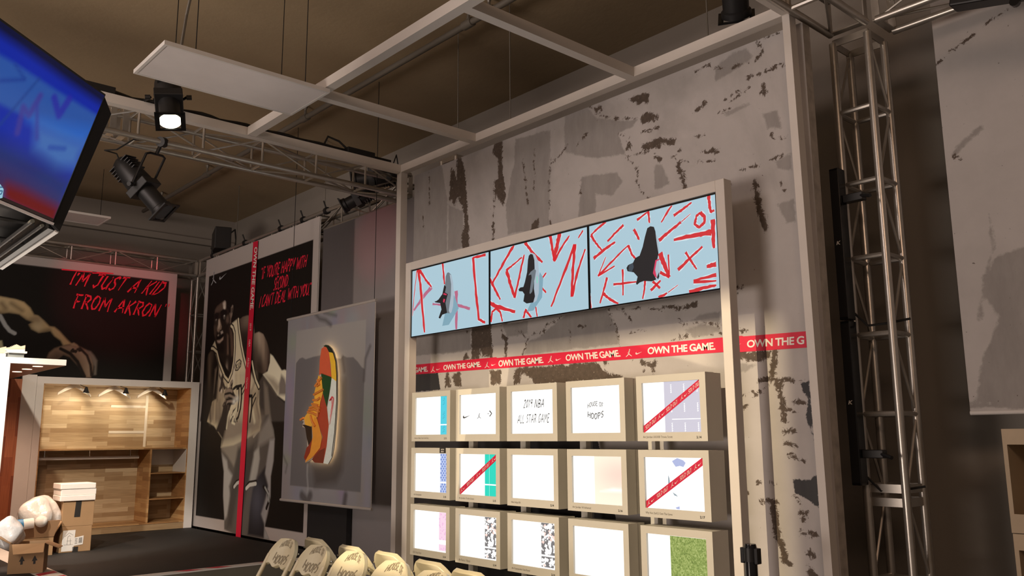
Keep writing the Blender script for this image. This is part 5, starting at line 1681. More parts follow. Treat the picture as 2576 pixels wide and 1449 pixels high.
B('middle_shelf', WOODT, lk, (XF - DEP + 0.02, y0 + fl + 0.015, zs - 0.02), (XF - 0.01, y1 - frr - 0.015, zs))
B('bottom_shelf', WOODT, lk, (XF - DEP + 0.02, y0 + fl + 0.015, SZ + 0.09), (XF - 0.01, y1 - frr - 0.015, SZ + 0.11))
B('divider', WOODX, lk, (XF - DEP + 0.02, yd - 0.012, SZ + 0.11), (XF - 0.012, yd + 0.012, zs - 0.02))
for yy in (1189, 1253):
    z = on((420, yy), 0, XF)[2]
    B('small_shelf', WOODT, lk, (XF - DEP + 0.02, yd + 0.012, z - 0.014), (XF - 0.012, y1 - frr - 0.015, z))
z1_ = on((420, 1189), 0, XF)[2]
B('cubby_white_back', WHITE, lk, (XF - DEP + 0.021, yd + 0.012, z1_ + 0.10), (XF - DEP + 0.03, y1 - frr - 0.015, zs - 0.02))
B('cubby_white_side', WHITE, lk, (XF - DEP + 0.03, y1 - frr - 0.02, z1_), (XF - 0.012, y1 - frr - 0.0155, zs - 0.02))
XB_ = XF - DEP + 0.0215
mb = MB()
for a, b_ in (((371, 995), (366, 1124)),):
    p, q = on(a, 0, XB_), on(b_, 0, XB_)
    mb.box((XB_ - 0.001, p[1] - 0.018, q[2]), (XB_ + 0.002, p[1] + 0.018, p[2]))
for a, b_ in (((279, 1022), (367, 1022)), ((273, 1087), (362, 1087))):
    p, q = on(a, 0, XB_), on(b_, 0, XB_)
    mb.box((XB_ - 0.001, p[1], p[2] - 0.018), (XB_ + 0.004, q[1] + 0.02, p[2] + 0.018))
mb.build('white_inlay', mat('inlay_white', (0.70, 0.64, 0.54), 0.5), lk)
a, b_ = on((90, 1155), 0, XF - 0.25), on((349, 1150), 0, XF - 0.25)
rod = MB().tube([(XF - 0.25, a[1], a[2]), (XF - 0.25, b_[1], a[2])], 0.021, 12).build('hanging_rod', mat('rod_white', (0.85, 0.84, 0.83), 0.35), lk, smooth=True)
for yy in (a[1] + 0.1, (a[1] + b_[1]) / 2, b_[1] - 0.12):
    MB().tube([(XF - 0.25, yy, a[2]), (XF - 0.25, yy, zs - 0.02)], 0.005, 6).build('rod_hanger', STEEL, rod)

# hangers and little clip lamps under the locker's top
XH = XF - 0.16
HW = mat('hanger_white', (0.78, 0.72, 0.62), 0.3)
ztop = zt - ft
for i, (ap, lt, rtp, lamp) in enumerate((((189.6, 967), (144, 990), (228, 996), (217, 981)), ((288, 973), (247, 995), (327, 1000), (317, 983)), ((384, 976), (345, 998), (418, 1002), (415, 988)))):
    A_, L_, R_ = on(ap, 0, XH), on(lt, 0, XH), on(rtp, 0, XH)
    nm = ('nearest the left end of the locker', 'in the middle of the locker', 'nearest the right end of the locker')[i]
    hg = thing('coat_hanger', 'white coat hanger under the locker top, ' + nm, 'hanger', A_, 0, 'coat hangers in the locker')
    mb = MB()
    for E2 in (L_, R_):
        d = E2 - A_
        pts = [A_ + d * t + np.array([0, 0, 0.008 * math.sin(math.pi * t)]) for t in np.linspace(0, 1, 9)]
        vs, fs = [], []
        for k, p in enumerate(pts):
            h = 0.042 - 0.022 * k / 8
            vs += [(p[0] - 0.017, p[1], p[2] - h), (p[0] + 0.017, p[1], p[2] - h), (p[0] + 0.017, p[1], p[2] + h * 0.6), (p[0] - 0.017, p[1], p[2] + h * 0.6)]
        for k in range(8):
            for j in range(4):
                fs.append((4 * k + j, 4 * k + (j + 1) % 4, 4 * k + 4 + (j + 1) % 4, 4 * k + 4 + j))
        fs += [(3, 2, 1, 0), (32, 33, 34, 35)]
        mb.add(vs, fs)
    mb.build('hanger_body', HW, hg, bevel=0.004)
    MB().tube([(A_[0], A_[1], A_[2]), (A_[0], A_[1], ztop - 0.035), (A_[0], A_[1] + 0.02, ztop - 0.015), (A_[0], A_[1] + 0.03, ztop)], 0.005, 6).build('hook', DARKMETAL, hg, smooth=True)
    Lp = on(lamp, 0, XH + 0.12)
    lm = thing('clip_lamp', 'tiny black clip lamp beside the coat hanger ' + nm, 'lamp', Lp, 0, 'clip lamps in the locker')
    prof = [(0.0, 0.0), (0.018, 0.012), (0.022, 0.03), (0.03, 0.05), (0.045, 0.085)]
    MB().tube([(Lp[0], Lp[1], Lp[2] + 0.045 - h) for r, h in prof], [max(r, 0.004) for r, h in prof], 14, False).build('lamp_shade', BLACK, lm, smooth=True)
    MB().tube([(Lp[0], Lp[1], Lp[2] + 0.04), (Lp[0], Lp[1] - 0.07, ztop - 0.01), (Lp[0], Lp[1] - 0.08, ztop)], 0.004, 6).build('lamp_arm', DARKMETAL, lm, smooth=True)
    MB().tube([(Lp[0], Lp[1], Lp[2] - 0.0), (Lp[0], Lp[1], Lp[2] - 0.02)], 0.012, 10).build('bulb', emat('lamp_bulb', (1.0, 0.75, 0.45), 0.3), lm)
    light('clip_lamp_light', 'SPOT', (Lp[0] + 0.02, Lp[1], Lp[2] - 0.045), (Lp[0] - 0.37, Lp[1] - 0.50, Lp[2] - 0.30), 12, (1.0, 0.80, 0.55), spot_size=2.5, spot_blend=0.5, shadow_soft_size=0.02)

# ------------------------------------------------------------------ second locker with canopy, end-on at the left
X1, YC0, YC1 = -10.0, on((26, 920), 0, -10.0)[1], on((168, 905), 0, -10.0)[1]
z0c, z1c = on((168, 920), 0, X1)[2], on((168, 905), 0, X1)[2]
cb = thing('canopy_locker', 'white locker seen end-on at the left edge, with overhanging canopy and downlights', 'locker', (-11.25, 1.6, SZ))
B('canopy', WHITE, cb, (XF, 0.9, z0c), (X1, YC1, z1c), 0.004)
B('canopy_lining', mat('canopy_lining', (0.36, 0.17, 0.10), 0.5), cb, (XF + 0.02, YC0 + 0.01, z0c - 0.004), (X1 - 0.04, YC1 - 0.02, z0c))
B('end_panel', WHITE, cb, (X1 - 0.10, 0.9, SZ + 0.004), (X1, YC0, z0c), 0.003)
WOODR = wood_mat('red_brown_boards', (158, 88, 56), (120, 62, 38), (186, 116, 78), 0.10, 0.5, (2, 1))
B('far_panel', WOODR, cb, (XF - 0.05, 0.9, SZ + 0.004), (XF, YC1 + 0.13, z0c))
B('back_boards', WOODX, cb, (XF, 0.9, SZ + 0.004), (X1 - 0.10, 0.92, z0c))
B('filler_panel', WHITE, cb, (XF - 0.05, YC1 + 0.132, SZ + 0.004), (XF - 0.01, y0 - 0.002, z1c))
B('seat_bench', WOODT, cb, (XF, 0.92, SZ + 0.42), (X1 - 0.10, 1.5, SZ + 0.46))
for px in ((43, 935), (68, 928.5), (95, 921.5)):
    q = on(px, 2, z0c - 0.005)
    ring = MB().tube([(q[0], q[1], z0c - 0.003), (q[0], q[1], z0c - 0.009)], 0.05, 18).build('downlight', emat('downlight_glow', (1.0, 0.70, 0.5), 2.2), cb)
    light('canopy_downlight', 'SPOT', (q[0], q[1], z0c - 0.02), (q[0] - 0.5, q[1], 0.3), 55, (1.0, 0.62, 0.42), spot_size=2.3, spot_blend=0.6, shadow_soft_size=0.04)


def sneaker(label, p, ang, s, col):
    """a small trainer: sole, upper, collar, laces"""
    t = thing('sneaker', label, 'sneaker', p, ang, 'sneakers on the canopy')
    W2 = 0.085 * s

    def slab(name, prof, m, hw0, hw1, bev):
        vs, fs = [], []
        n = len(prof)
        for sgn in (-1, 1):
            for x, z in prof:
                wv = (hw0 + (hw1 - hw0) * min(1, max(0, z / 0.12))) * (0.72 + 0.28 * math.sin(math.pi * min(0.9, max(0.12, x / 0.3))))
                vs.append((x * s, sgn * wv * s, z * s))
        fs = [tuple(range(n - 1, -1, -1)), tuple(range(n, 2 * n))] + [(i, (i + 1) % n, n + (i + 1) % n, n + i) for i in range(n)]
        MB().add(vs, fs).build(name, m, t, bevel=bev * s, local=True)
    slab('sole', [(0, 0.012), (0.02, 0), (0.25, 0), (0.30, 0.02), (0.295, 0.035), (0.2, 0.032), (0.0, 0.045)], PRINTW, 0.048, 0.046, 0.006)
    slab('upper', [(0.0, 0.045), (0.2, 0.033), (0.295, 0.036), (0.285, 0.06), (0.22, 0.075), (0.16, 0.11), (0.13, 0.125), (0.07, 0.095), (0.0, 0.12)], col, 0.042, 0.03, 0.01)
    mb = MB()
    for k in range(5):
        mb.tube([((0.135 + 0.02 * k) * s, -0.022 * s, (0.122 - 0.010 * k) * s), ((0.14 + 0.02 * k) * s, 0.022 * s, (0.124 - 0.010 * k) * s)], 0.004 * s, 6)
    mb.build('laces', PRINTW, t, local=True)
    return t


SNK = mat('sneaker_cream', (0.60, 0.53, 0.40), 0.5)
q = on((40, 892), 0, X1 - 0.06)
std = thing('shoe_stand', 'small white display plate standing on top of the canopy', 'stand', (X1 - 0.08, q[1], z1c))
B('plate', PRINTW, std, (X1 - 0.20, q[1] - 0.09, z1c + 0.045), (X1 + 0.0, q[1] + 0.09, z1c + 0.065))
B('clear_riser', mat('clear_acrylic', (0.55, 0.60, 0.58), 0.1, trans=0.6), std, (X1 - 0.17, q[1] - 0.07, z1c), (X1 - 0.03, q[1] + 0.07, z1c + 0.045))
sneaker('cream sneaker standing on the small white plate on the canopy', (X1 - 0.10, q[1] + 0.09, z1c + 0.067), -math.pi / 2 - 0.2, 0.62, SNK)
sneaker('cream sneaker standing directly on the canopy at the left edge', (X1 - 0.15, q[1] - 0.08, z1c + 0.001), -math.pi / 2 + 0.1, 1.0, SNK)

# ================================================================== cartons, foam and wrapping on the stage


def corner_frame(pl_, pr_):
    """floor points of a carton's front corners -> origin, side, depth directions, width"""
    a, b = on(pl_, 2, SZ + 0.001), on(pr_, 2, SZ + 0.001)
    d = b - a
    wd_ = float(np.linalg.norm(d))
    sx = d / wd_
    sy = np.array([-sx[1], sx[0], 0])
    return a, sx, sy, wd_


def carton(label, a, sx, sy, wd_, dp, h, z, open_top=False):
    t = thing('cardboard_box', label, 'box', (a + sx * wd_ / 2 + sy * dp / 2)[:2].tolist() + [z], 0, 'brown cartons on the stage')
    P = lambda u, v, w_: a + sx * u + sy * v + np.array([0, 0, z - a[2] + w_])
    th = 0.008
    mb = MB()
    if not open_top:
        mb.prism([P(0, 0, 0), P(wd_, 0, 0), P(wd_, dp, 0), P(0, dp, 0)], (0, 0, 1), h)
        mb.build('carton', CARD, t, bevel=0.004)
    else:
        for (u0, v0, u1, v1) in ((0, 0, wd_, th), (0, dp - th, wd_, dp), (0, th, th, dp - th), (wd_ - th, th, wd_, dp - th)):
            mb.prism([P(u0, v0, 0), P(u1, v0, 0), P(u1, v1, 0), P(u0, v1, 0)], (0, 0, 1), h)
        mb.prism([P(th, th, 0.001), P(wd_ - th, th, 0.001), P(wd_ - th, dp - th, 0.001), P(th, dp - th, 0.001)], (0, 0, 1), th)
        mb.build('carton', CARD, t)
    return t, P


def flap(t, P, m, quad, name='flap'):
    """a cardboard flap given by four carton points"""
    q = [V(P(*x)) for x in quad]
    n = (q[1] - q[0]).cross(q[3] - q[0]).normalized()
    MB().prism(q, n, 0.006).build(name, m, t)


a, sx, sy, w1 = corner_frame((147, 1392), (227, 1385))
hb = 0.285
t, P = carton('lower of two stacked brown cartons, with white sheet and shipping label', a, sx, sy, w1, 0.30, hb, SZ + 0.001)
F2 = lambda u, v, o: P(u * w1, -o, v * hb)
MB().poly([F2(u, v, 0.002) for u, v in ((0.07, 0.05), (0.45, 0.05), (0.48, 0.86), (0.09, 0.86))]).build('instruction_sheet', PRINTW, t)
mb = MB()
for pth in ([(0.14, 0.3), (0.42, 0.3)], [(0.24, 0.3), (0.25, 0.62)], [(0.34, 0.3), (0.33, 0.55)], [(0.22, 0.45), (0.38, 0.45)], [(0.25, 0.6), (0.3, 0.66), (0.34, 0.6)], [(0.15, 0.62), (0.28, 0.76), (0.42, 0.66)]):
    ribbon(mb, pth, 0.010, lambda p: F2(p[0], p[1], 0.003), 0.2)
mb.build('line_drawing', INK, t)
MB().poly([F2(u, v, 0.003) for u, v in ((0.45, 0.24), (0.74, 0.28), (0.75, 0.62), (0.46, 0.56))]).build('shipping_label', PRINTW, t)
mb = MB()
for k in range(9):
    mb.poly([F2(u, v, 0.004) for u, v in ((0.60, 0.34 + 0.024 * k), (0.71, 0.345 + 0.024 * k), (0.71, 0.356 + 0.024 * k), (0.60, 0.351 + 0.024 * k))])
for k in range(4):
    mb.poly([F2(u, v, 0.004) for u, v in ((0.48, 0.32 + 0.06 * k), (0.56, 0.33 + 0.06 * k), (0.56, 0.345 + 0.06 * k), (0.48, 0.335 + 0.06 * k))])
mb.build('label_print', INK, t)
MB().poly([F2(u, v, 0.002) for u, v in ((0.42, 0.0), (0.60, 0.0), (0.60, 0.20), (0.42, 0.20))]).build('black_tape', INK, t)
t, P = carton('upper of two stacked brown cartons, under the white foam slabs', a + sx * 0.008, sx, sy, w1, 0.30, hb, SZ + 0.002 + hb)
MB().poly([P(u * w1, -0.002, v * hb) for u, v in ((0.37, 0.36), (0.56, 0.36), (0.58, 1.0), (0.40, 1.0))]).build('black_tape', INK, t)
FOAM = mat('white_foam', (0.80, 0.78, 0.74), 0.8, bump=0.2, bscale=200)
zf = SZ + 0.003 + 2 * hb
for k, (o1, dd, hh) in enumerate(((0.0, 0.0, 0.062), (0.006, 0.012, 0.070), (-0.004, 0.004, 0.062))):
    o_ = a + sx * (-0.03 + o1) + sy * (-0.02 + dd)
    base_ = [o_, o_ + sx * (w1 + 0.04), o_ + sx * (w1 + 0.04) + sy * 0.33, o_ + sy * 0.33]
    base_ = [np.array([p[0], p[1], zf]) for p in base_]
    ob = MB().prism(base_, (0, 0, 1), hh).build('foam_slab', FOAM, None, bevel=0.006)
    tag(ob, ('lowest of three white foam slabs stacked on the cartons', 'middle of three white foam slabs stacked on the cartons', 'topmost of three white foam slabs stacked on the cartons')[k], 'foam', 'foam slabs')
    zf += hh + 0.001

# big open carton behind, with the large dark flap
a, sx, sy, w2 = corner_frame((46, 1403), (131, 1396))
h2 = 0.20
t, P = carton('wide open carton full of wrapping, its large dark flap raised', a, sx, sy, w2, 0.34, h2, SZ + 0.001, True)
flap(t, P, CARDIN, [(0.01, 0.0, h2), (w2, 0.0, h2), (w2 + 0.05, -0.03, h2 + 0.18), (0.05, -0.03, h2 + 0.17)])
flap(t, P, CARD, [(w2, 0.02, h2), (w2, 0.33, h2), (w2 + 0.10, 0.36, h2 + 0.19), (w2 + 0.07, 0.0, h2 + 0.15)])
boxB = (a, sx, sy, w2)
# small open carton in front with two arrows
a, sx, sy, w3 = corner_frame((17, 1446), (107, 1441))
h3 = 0.275
t, P = carton('small open carton nearest the stage edge, printed with two black arrows', a, sx, sy, w3, 0.27, h3, SZ + 0.004, True)
flap(t, P, mat('light_cardboard', (0.55, 0.36, 0.19), 0.8), [(0.02, 0.0, h3), (w3 * 0.99, 0.0, h3), (w3 * 1.01, -0.085, h3 - 0.075), (0.05, -0.085, h3 - 0.085)])
flap(t, P, CARD, [(0.0, 0.02, h3), (0.0, 0.25, h3), (-0.11, 0.26, h3 + 0.06), (-0.11, 0.0, h3 + 0.07)])
flap(t, P, CARD, [(w3, 0.02, h3), (w3, 0.25, h3), (w3 + 0.13, 0.26, h3 - 0.06), (w3 + 0.13, 0.0, h3 - 0.05)])
mb = MB()
for u in (0.38, 0.74):
    mb.poly([P((u + x) * w3, -0.002, v * h3) for x, v in ((-0.03, 0.30), (0.035, 0.31), (0.035, 0.42), (0.085, 0.42), (0.0, 0.60), (-0.075, 0.40), (-0.03, 0.41))])
mb.build('arrow_mark', INK, t)
boxF = (a, sx, sy, w3)


def wrap_bag(name, label, cat, c, r, m, seed, amp=0.16, sub=4):
    import bmesh
    bm = bmesh.new()
    bmesh.ops.create_icosphere(bm, subdivisions=sub, radius=1.0)
    rr = np.random.default_rng(seed)
    dirs = rr.normal(size=(14, 3))
    ph = rr.uniform(0, 6, 14)
    for v in bm.verts:
        n = np.array(v.co[:])
        k = 1 + amp * sum(math.sin(2.6 * (dirs[i] @ n) + ph[i]) for i in range(14)) / 4
        k += 0.05 * abs(math.sin(9 * n[0] + 5 * n[2] + ph[0])) * amp * 4
        v.co = V((n[0] * r[0] * k, n[1] * r[1] * k, n[2] * r[2] * k))
    me = bpy.data.meshes.new(name)
    bm.to_mesh(me)
    bm.free()
    for p in me.polygons:
        p.use_smooth = True
    me.materials.append(m)
    o = bpy.data.objects.new(name, me)
    COL.objects.link(o)
    o.location = [float(x) for x in c]
    return tag(o, label, cat)


BAG = mat('bubble_wrap', (0.80, 0.79, 0.77), 0.25, var=0.12, scale=9, bump=1.0, bscale=16, trans=0.1)
a, sx, sy, w2 = boxB
cB = a + sx * (w2 * 0.45) + sy * 0.17
wrap_bag('bubble_wrap_bundle', 'big cloudy bundle of bubble wrap heaped in the open carton', 'wrapping', (cB[0] - 0.05, cB[1] + 0.05, SZ + 0.40), (0.235, 0.21, 0.235), BAG, 3)
wrap_bag('plastic_bag', 'smaller white plastic bag slumped at the left edge beside the cartons', 'bag', on((22, 1343), 0, boxF[0][0] - 0.25), (0.13, 0.13, 0.145), BAG, 8)
fb = wrap_bag('foam_ball', 'round white foam ball lying in the wrapping above the dark flap', 'ball', on((104, 1312), 0, cB[0] + 0.22), (0.065, 0.065, 0.062), FOAM, 2, 0.01, 3)
qb_ = on((58, 1317), 0, cB[0] + 0.24)
rl = thing('wrap_roll', 'white roll with a blue band lying in the wrapping', 'roll', qb_)
MB().tube([qb_ + sx * -0.10 + np.array([0, 0, -0.02]), qb_ + sx * 0.10], 0.055, 16).build('roll', FOAM, rl, smooth=True)
MB().tube([qb_ + sx * -0.06 + np.array([0, 0, -0.012]), qb_ + sx * 0.0 + np.array([0, 0, -0.008])], 0.057, 16).build('blue_band', mat('blue_label', (0.03, 0.20, 0.42), 0.4), rl, smooth=True)

# ================================================================== folding chairs
ch = thing('folding_chair', 'x', 'chair', (0, 0, 0), 0, 'cream folding chairs in two back-to-back rows')
ST = (0.224, -0.24, 0.0), (0.216, 0.17, 0.775)


def frame_pt(sgn, t):
    a_, b_ = V(ST[0]), V(ST[1])
    p = a_ + (b_ - a_) * t
    return V((p.x * sgn, p.y, p.z))


for sgn in (-1, 1):
    MB().tube([frame_pt(sgn, 0), frame_pt(sgn, 0.5), frame_pt(sgn, 0.86)], [0.017, 0.019, 0.017], 10).build('front_leg', CHAIRM, ch, smooth=True, local=True)
    MB().tube([(0.205 * sgn, -0.06, 0.43), (0.205 * sgn, 0.25, 0.0)], 0.015, 10).build('rear_leg', CHAIRM, ch, smooth=True, local=True)
MB().tube([(-0.222, -0.20, 0.08), (0.222, -0.20, 0.08)], 0.010, 8).build('cross_bar', CHAIRM, ch, smooth=True, local=True)
MB().tube([(-0.205, 0.19, 0.09), (0.205, 0.19, 0.09)], 0.010, 8).build('cross_bar', CHAIRM, ch, smooth=True, local=True)
# backrest: curved shell with rounded shoulders and a wavy lower edge
NU, NV = 24, 12
bt, bd = V((0, 0.17 + 0.025, 0.80)), (V(ST[1]) - V(ST[0]))
bd = V((0, bd.y, bd.z)).normalized()


def back_pt(u, v, off):
    """u -1..1 across, v 0..1 up, off 0 front .. 1 rear"""
    hw = 0.240 - 0.018 * v
    sq = max(0.0, v - 0.25) / 0.75
    hw *= 1.0 - 0.42 * sq ** 2.6
    drop = 0.020 * abs(u) ** 2.5 * v
    zz = -0.235 + 0.235 * v + 0.012 * math.cos(u * 9) * (1 - v) ** 2
    p = bt + bd * (zz - drop)
    curve = 0.026 * (1 - u * u)
    n = V((0, bd.z, -bd.y))
    return V((hw * u, p.y, p.z)) + n * (curve - 0.022 + 0.036 * off)


vs, fs = [], []
for off in (0, 1):
    for j in range(NV + 1):
        for i in range(NU + 1):
            vs.append(back_pt(-1 + 2 * i / NU, j / NV, off))
S_ = (NU + 1) * (NV + 1)
ix = lambda o_, i, j: o_ * S_ + j * (NU + 1) + i
for j in range(NV):
    for i in range(NU):
        fs.append((ix(0, i, j), ix(0, i + 1, j), ix(0, i + 1, j + 1), ix(0, i, j + 1)))
        fs.append((ix(1, i, j + 1), ix(1, i + 1, j + 1), ix(1, i + 1, j), ix(1, i, j)))
for i in range(NU):
    fs.append((ix(0, i + 1, 0), ix(0, i, 0), ix(1, i, 0), ix(1, i + 1, 0)))
    fs.append((ix(0, i, NV), ix(0, i + 1, NV), ix(1, i + 1, NV), ix(1, i, NV)))
for j in range(NV):
    fs.append((ix(0, 0, j), ix(0, 0, j + 1), ix(1, 0, j + 1), ix(1, 0, j)))
    fs.append((ix(0, NU, j + 1), ix(0, NU, j), ix(1, NU, j), ix(1, NU, j + 1)))
bk = MB().add(vs, fs).build('backrest', CHAIRM, ch, smooth=True, bevel=0.010, local=True, seg=3)
lt_ = hoops(lambda p: back_pt(-1 + 2 * p[0], p[1], -0.10), 0.17, 0.24, 0.10, 0.52, 0.84).build('lettering', mat('chair_print', (0.30, 0.26, 0.18), 0.6), ch, local=True)
for sgn in (-1, 1):
    for v in (0.25, 0.62):
        p = back_pt(sgn * 0.96, v, 1.15)
        MB().tube([p, p + V((0, 0.006, -0.002))], 0.008, 10).build('rivet', STEEL, ch, local=True)
mb = MB()
n = 16
top, bot = [], []
for k in range(24):
    an = 2 * math.pi * k / 24
    ex = abs(math.cos(an)) ** 0.5 * math.copysign(1, math.cos(an))
    ey = abs(math.sin(an)) ** 0.5 * math.copysign(1, math.sin(an))
    top.append((0.19 * ex, -0.04 + 0.19 * ey, 0.445))
mb.prism(top, (0, 0, -1), 0.022)
mb.build('seat', CHAIRM, ch, bevel=0.008, local=True)
front = ((736, 1354), (814, 1370), (905, 1386), (1009, 1410), (1110, 1435))
rear = ((776, 1352), (864, 1371), (957, 1387), (1062, 1409), (1159, 1433))
orde = ('nearest the stage', 'second from the stage', 'third from the stage', 'fourth from the stage', 'farthest from the stage')
first = True
for row, pts in ((0, front), (1, rear)):
    for i, px in enumerate(pts):
        q = on(px, 2, 0.80)
        rz = -0.06 if row == 0 else math.pi - 0.06
        off = V((0, 0.20, 0))
        off.rotate(Matrix.Rotation(rz, 3, 'Z'))
        loc = (q[0] - off.x, q[1] - off.y + (0.03 if row else -0.01), 0)
        lbl = ('cream chair lettered HOUSE OF HOOPS in the front row, ' if row == 0 else 'cream chair in the rear row behind the lettered ones, ') + orde[i]
        if first:
            ch.location, ch.rotation_euler, ch['label'] = loc, (0, 0, rz), lbl
            first = False
        else:
            o = dup(ch, loc, rz, lbl)
            if row == 1:
                for k_ in list(o.children):
                    if k_.name.startswith('lettering'):
                        bpy.data.objects.remove(k_)

# ================================================================== hanging screens at the upper left
Tp, Bp = np.array((-5.0277, 1.3489, 3.5717)), np.array((-5.1978, 1.1718, 2.8104))
upv = (Tp - Bp) / np.linalg.norm(Tp - Bp)
av = np.array((0.665, -0.7464, 0.0))
av -= upv * (av @ upv)
av /= np.linalg.norm(av)
nv = np.cross(upv, av)
if nv @ (CAM - Tp) < 0:
    nv = -nv
Wt, Ht = 1.42, 0.80
tv = thing('hanging_screen', 'large tilted screen hanging at the upper left, glowing blue and red', 'screen', Bp + av * Wt / 2, 0, 'hanging ring of screens')
cen = (Tp + Bp) / 2 + av * Wt / 2
MB().obox(cen - nv * 0.045, av, upv, nv, Wt, Ht, 0.085).build('housing', BLACKGLOSS, tv, bevel=0.004)
TP = Plane(Bp + av * Wt, -av, upv)
if TP.n @ nv < 0:
    TP = Plane(Bp, av, upv)
gx = lambda pts: TP.pxs(crop(0, 0, 3.45)(pts))
s_lo, s_hi = 0.014, Wt - 0.014
cvt = Canvas(TP, s_lo, s_hi, 0.02, Ht - 0.014, 0.012, lin((14, 44, 178)))
cvt.fill(gx([(-300, -200), (100, 60), (950, 830), (900, 920), (600, 720), (200, 430), (-300, 100)]), lin((8, 16, 60)), 0.06)
cvt.fill(gx([(-300, 250), (0, 480), (160, 570), (480, 780), (840, 1000), (780, 1180), (740, 1260), (440, 1130), (0, 900), (-300, 800)]), lin((48, 94, 180)), 0.03)
cvt.fill(gx([(250, 1030), (780, 1120), (730, 1270), (500, 1180)]), lin((40, 110, 215)), 0.10)
cvt.fill(gx([(320, 1080), (560, 1180), (720, 1250), (660, 1449), (480, 1449), (300, 1300)]), lin((70, 118, 196)), 0.10)
cvt.fill(gx([(-300, 1080), (0, 1210), (330, 1380), (480, 1470), (620, 1560), (540, 1800), (400, 1900), (-300, 1500)]), lin((30, 44, 120)), 0.12)
cvt.fill(gx([(-300, 1380), (0, 1480), (300, 1640), (540, 1780), (500, 1950), (-300, 1600)]), lin((78, 50, 92)), 0.14)
cvt.fill(gx([(60, 1590), (200, 1640), (510, 1800), (480, 1960), (60, 1760), (20, 1700)]), lin((120, 24, 26)), 0.07)
cvt.fill(gx([(-300, 1500), (20, 1660), (20, 1740), (-300, 1690)]), lin((40, 90, 150)), 0.05)
for P_, w_, col in (([(150, 1150), (200, 930), (250, 1000), (350, 830)], 0.035, (70, 60, 160)), ([(320, 900), (320, 1200)], 0.025, (60, 66, 168)), ([(470, 850), (510, 1000), (600, 860)], 0.045, (46, 40, 176)), ([(430, 1280), (560, 1290)], 0.03, (40, 80, 180)),
                   ([(0, 700), (210, 690)], 0.02, (30, 66, 160)), ([(130, 560), (210, 680)], 0.015, (30, 66, 160)), ([(340, 680), (0, 1080)], 0.012, (30, 66, 150))):
    cvt.stroke(gx(P_), w_, lin(col), 0.02, 0.8)  # faint reflections of the monitors' brush strokes painted into the picture
cvt.build('screen', print_mat('tv_picture', 0.12, 0.68, 0.22), tv, 0.001)
mb = MB()
G2 = lambda p: TP.P(quad_map(TP.pxs([(-24, 503), (8, 497), (13, 460), (-18, 466)]), p), 0.003)
mb.poly([G2(p) for p in ((0, 0), (0.9, 0), (0.9, 0.6), (0.55, 1.0), (0, 1.0))])
mb.build('emblem', emat('tv_emblem', (150, 200, 220), 0.9), tv)
mb = MB()
ribbon(mb, [(0.45, 0.3), (0.75, 0.3), (0.8, 0.5), (0.5, 0.55), (0.55, 0.8), (0.8, 0.75)], 0.10, lambda p: TP.P(quad_map(TP.pxs([(-24, 503), (8, 497), (13, 460), (-18, 466)]), p), 0.0045), 0)
mb.build('emblem_mark', emat('tv_emblem_mark', (40, 90, 130), 0.9), tv)
MB().obox(Bp + av * Wt / 2 - upv * 0.008 - nv * 0.01, av, upv, nv, Wt, 0.014, 0.03).build('bottom_trim', mat('silver_trim', (0.85, 0.84, 0.82), 0.25, 0.3), tv)
# second screen of the ring, seen from its edge
def at_dist(px, d):
    r_ = ray(px)
    return CAM + r_ / np.linalg.norm(r_) * d


dB = np.linalg.norm(Bp - CAM)
B2 = at_dist((150, 582), dB + 0.02)
T2 = at_dist((280, 287), np.linalg.norm(Tp - CAM) + 0.02)
a2 = np.array((-1.0, 0, 0))
u2 = np.array((0.0, 0.25, 0.968))
h2_ = 0.76
n2 = np.cross(a2, u2)
if n2[1] < 0:
    n2 = -n2
tv2 = thing('hanging_screen', 'second hanging screen seen edge-on behind the blue one, bottom trim shining', 'screen', B2, 0, 'hanging ring of screens')
MB().obox(B2 + u2 * h2_ / 2 + a2 * 0.73 - n2 * 0.03, a2, u2, n2, 1.42, h2_, 0.06).build('housing', BLACKGLOSS, tv2, bevel=0.004)
E1, E2_ = Bp - nv * 0.02, Tp - nv * 0.02
MB().prism([E1, B2, T2, E2_], np.array((-0.7, -0.7, 0.0)), 0.02).build('corner_cover', BLACK, tv2)
MB().obox(B2 + a2 * 0.72 - u2 * 0.004 - n2 * 0.012, a2, u2, n2, 1.42, 0.010, 0.020).build('bottom_trim', MATS['silver_trim'], tv2)
rg_ = thing('screen_rig', 'dark pipe frame inside the hanging ring of screens', 'frame', B2 + np.array((-0.4, -0.3, 0.1)))
for dy, dz, r_ in ((-0.08, 0.03, 0.010), (-0.13, 0.05, 0.012), (-0.30, 0.06, 0.012), (-0.52, 0.08, 0.012)):
    s_ = B2 + np.array((-0.03 + dy * 0.2, dy, dz))
    MB().tube([s_, s_ + np.array((-1.4, 0, 0))], r_, 10).build('pipe', mat('rig_pipe', (0.16, 0.16, 0.16), 0.4, 0.6), rg_, smooth=True)
for dx in (-0.35, -0.9):
    s_ = B2 + np.array((dx, -0.06, 0.10))
    MB().tube([s_, s_ + np.array((0.0, -0.75, 0.03))], 0.012, 8).build('cross_pipe', MATS['rig_pipe'], rg_, smooth=True)
MB().obox(B2 + np.array((-0.74, -0.55, 0.16)), (1, 0, 0), (0, 1, 0), (0, 0, 1), 1.30, 1.0, 0.02).build('blackout_plate', BLACK, rg_)  # black plate added to darken the inside of the screen ring
MB().tube([B2 + np.array((-0.6, -0.6, 0.18)), np.array((B2[0] - 0.6, B2[1] - 0.6, HC - 0.01))], 0.03, 10).build('drop_pole', DARKMETAL, rg_)

# ================================================================== theatre spotlights


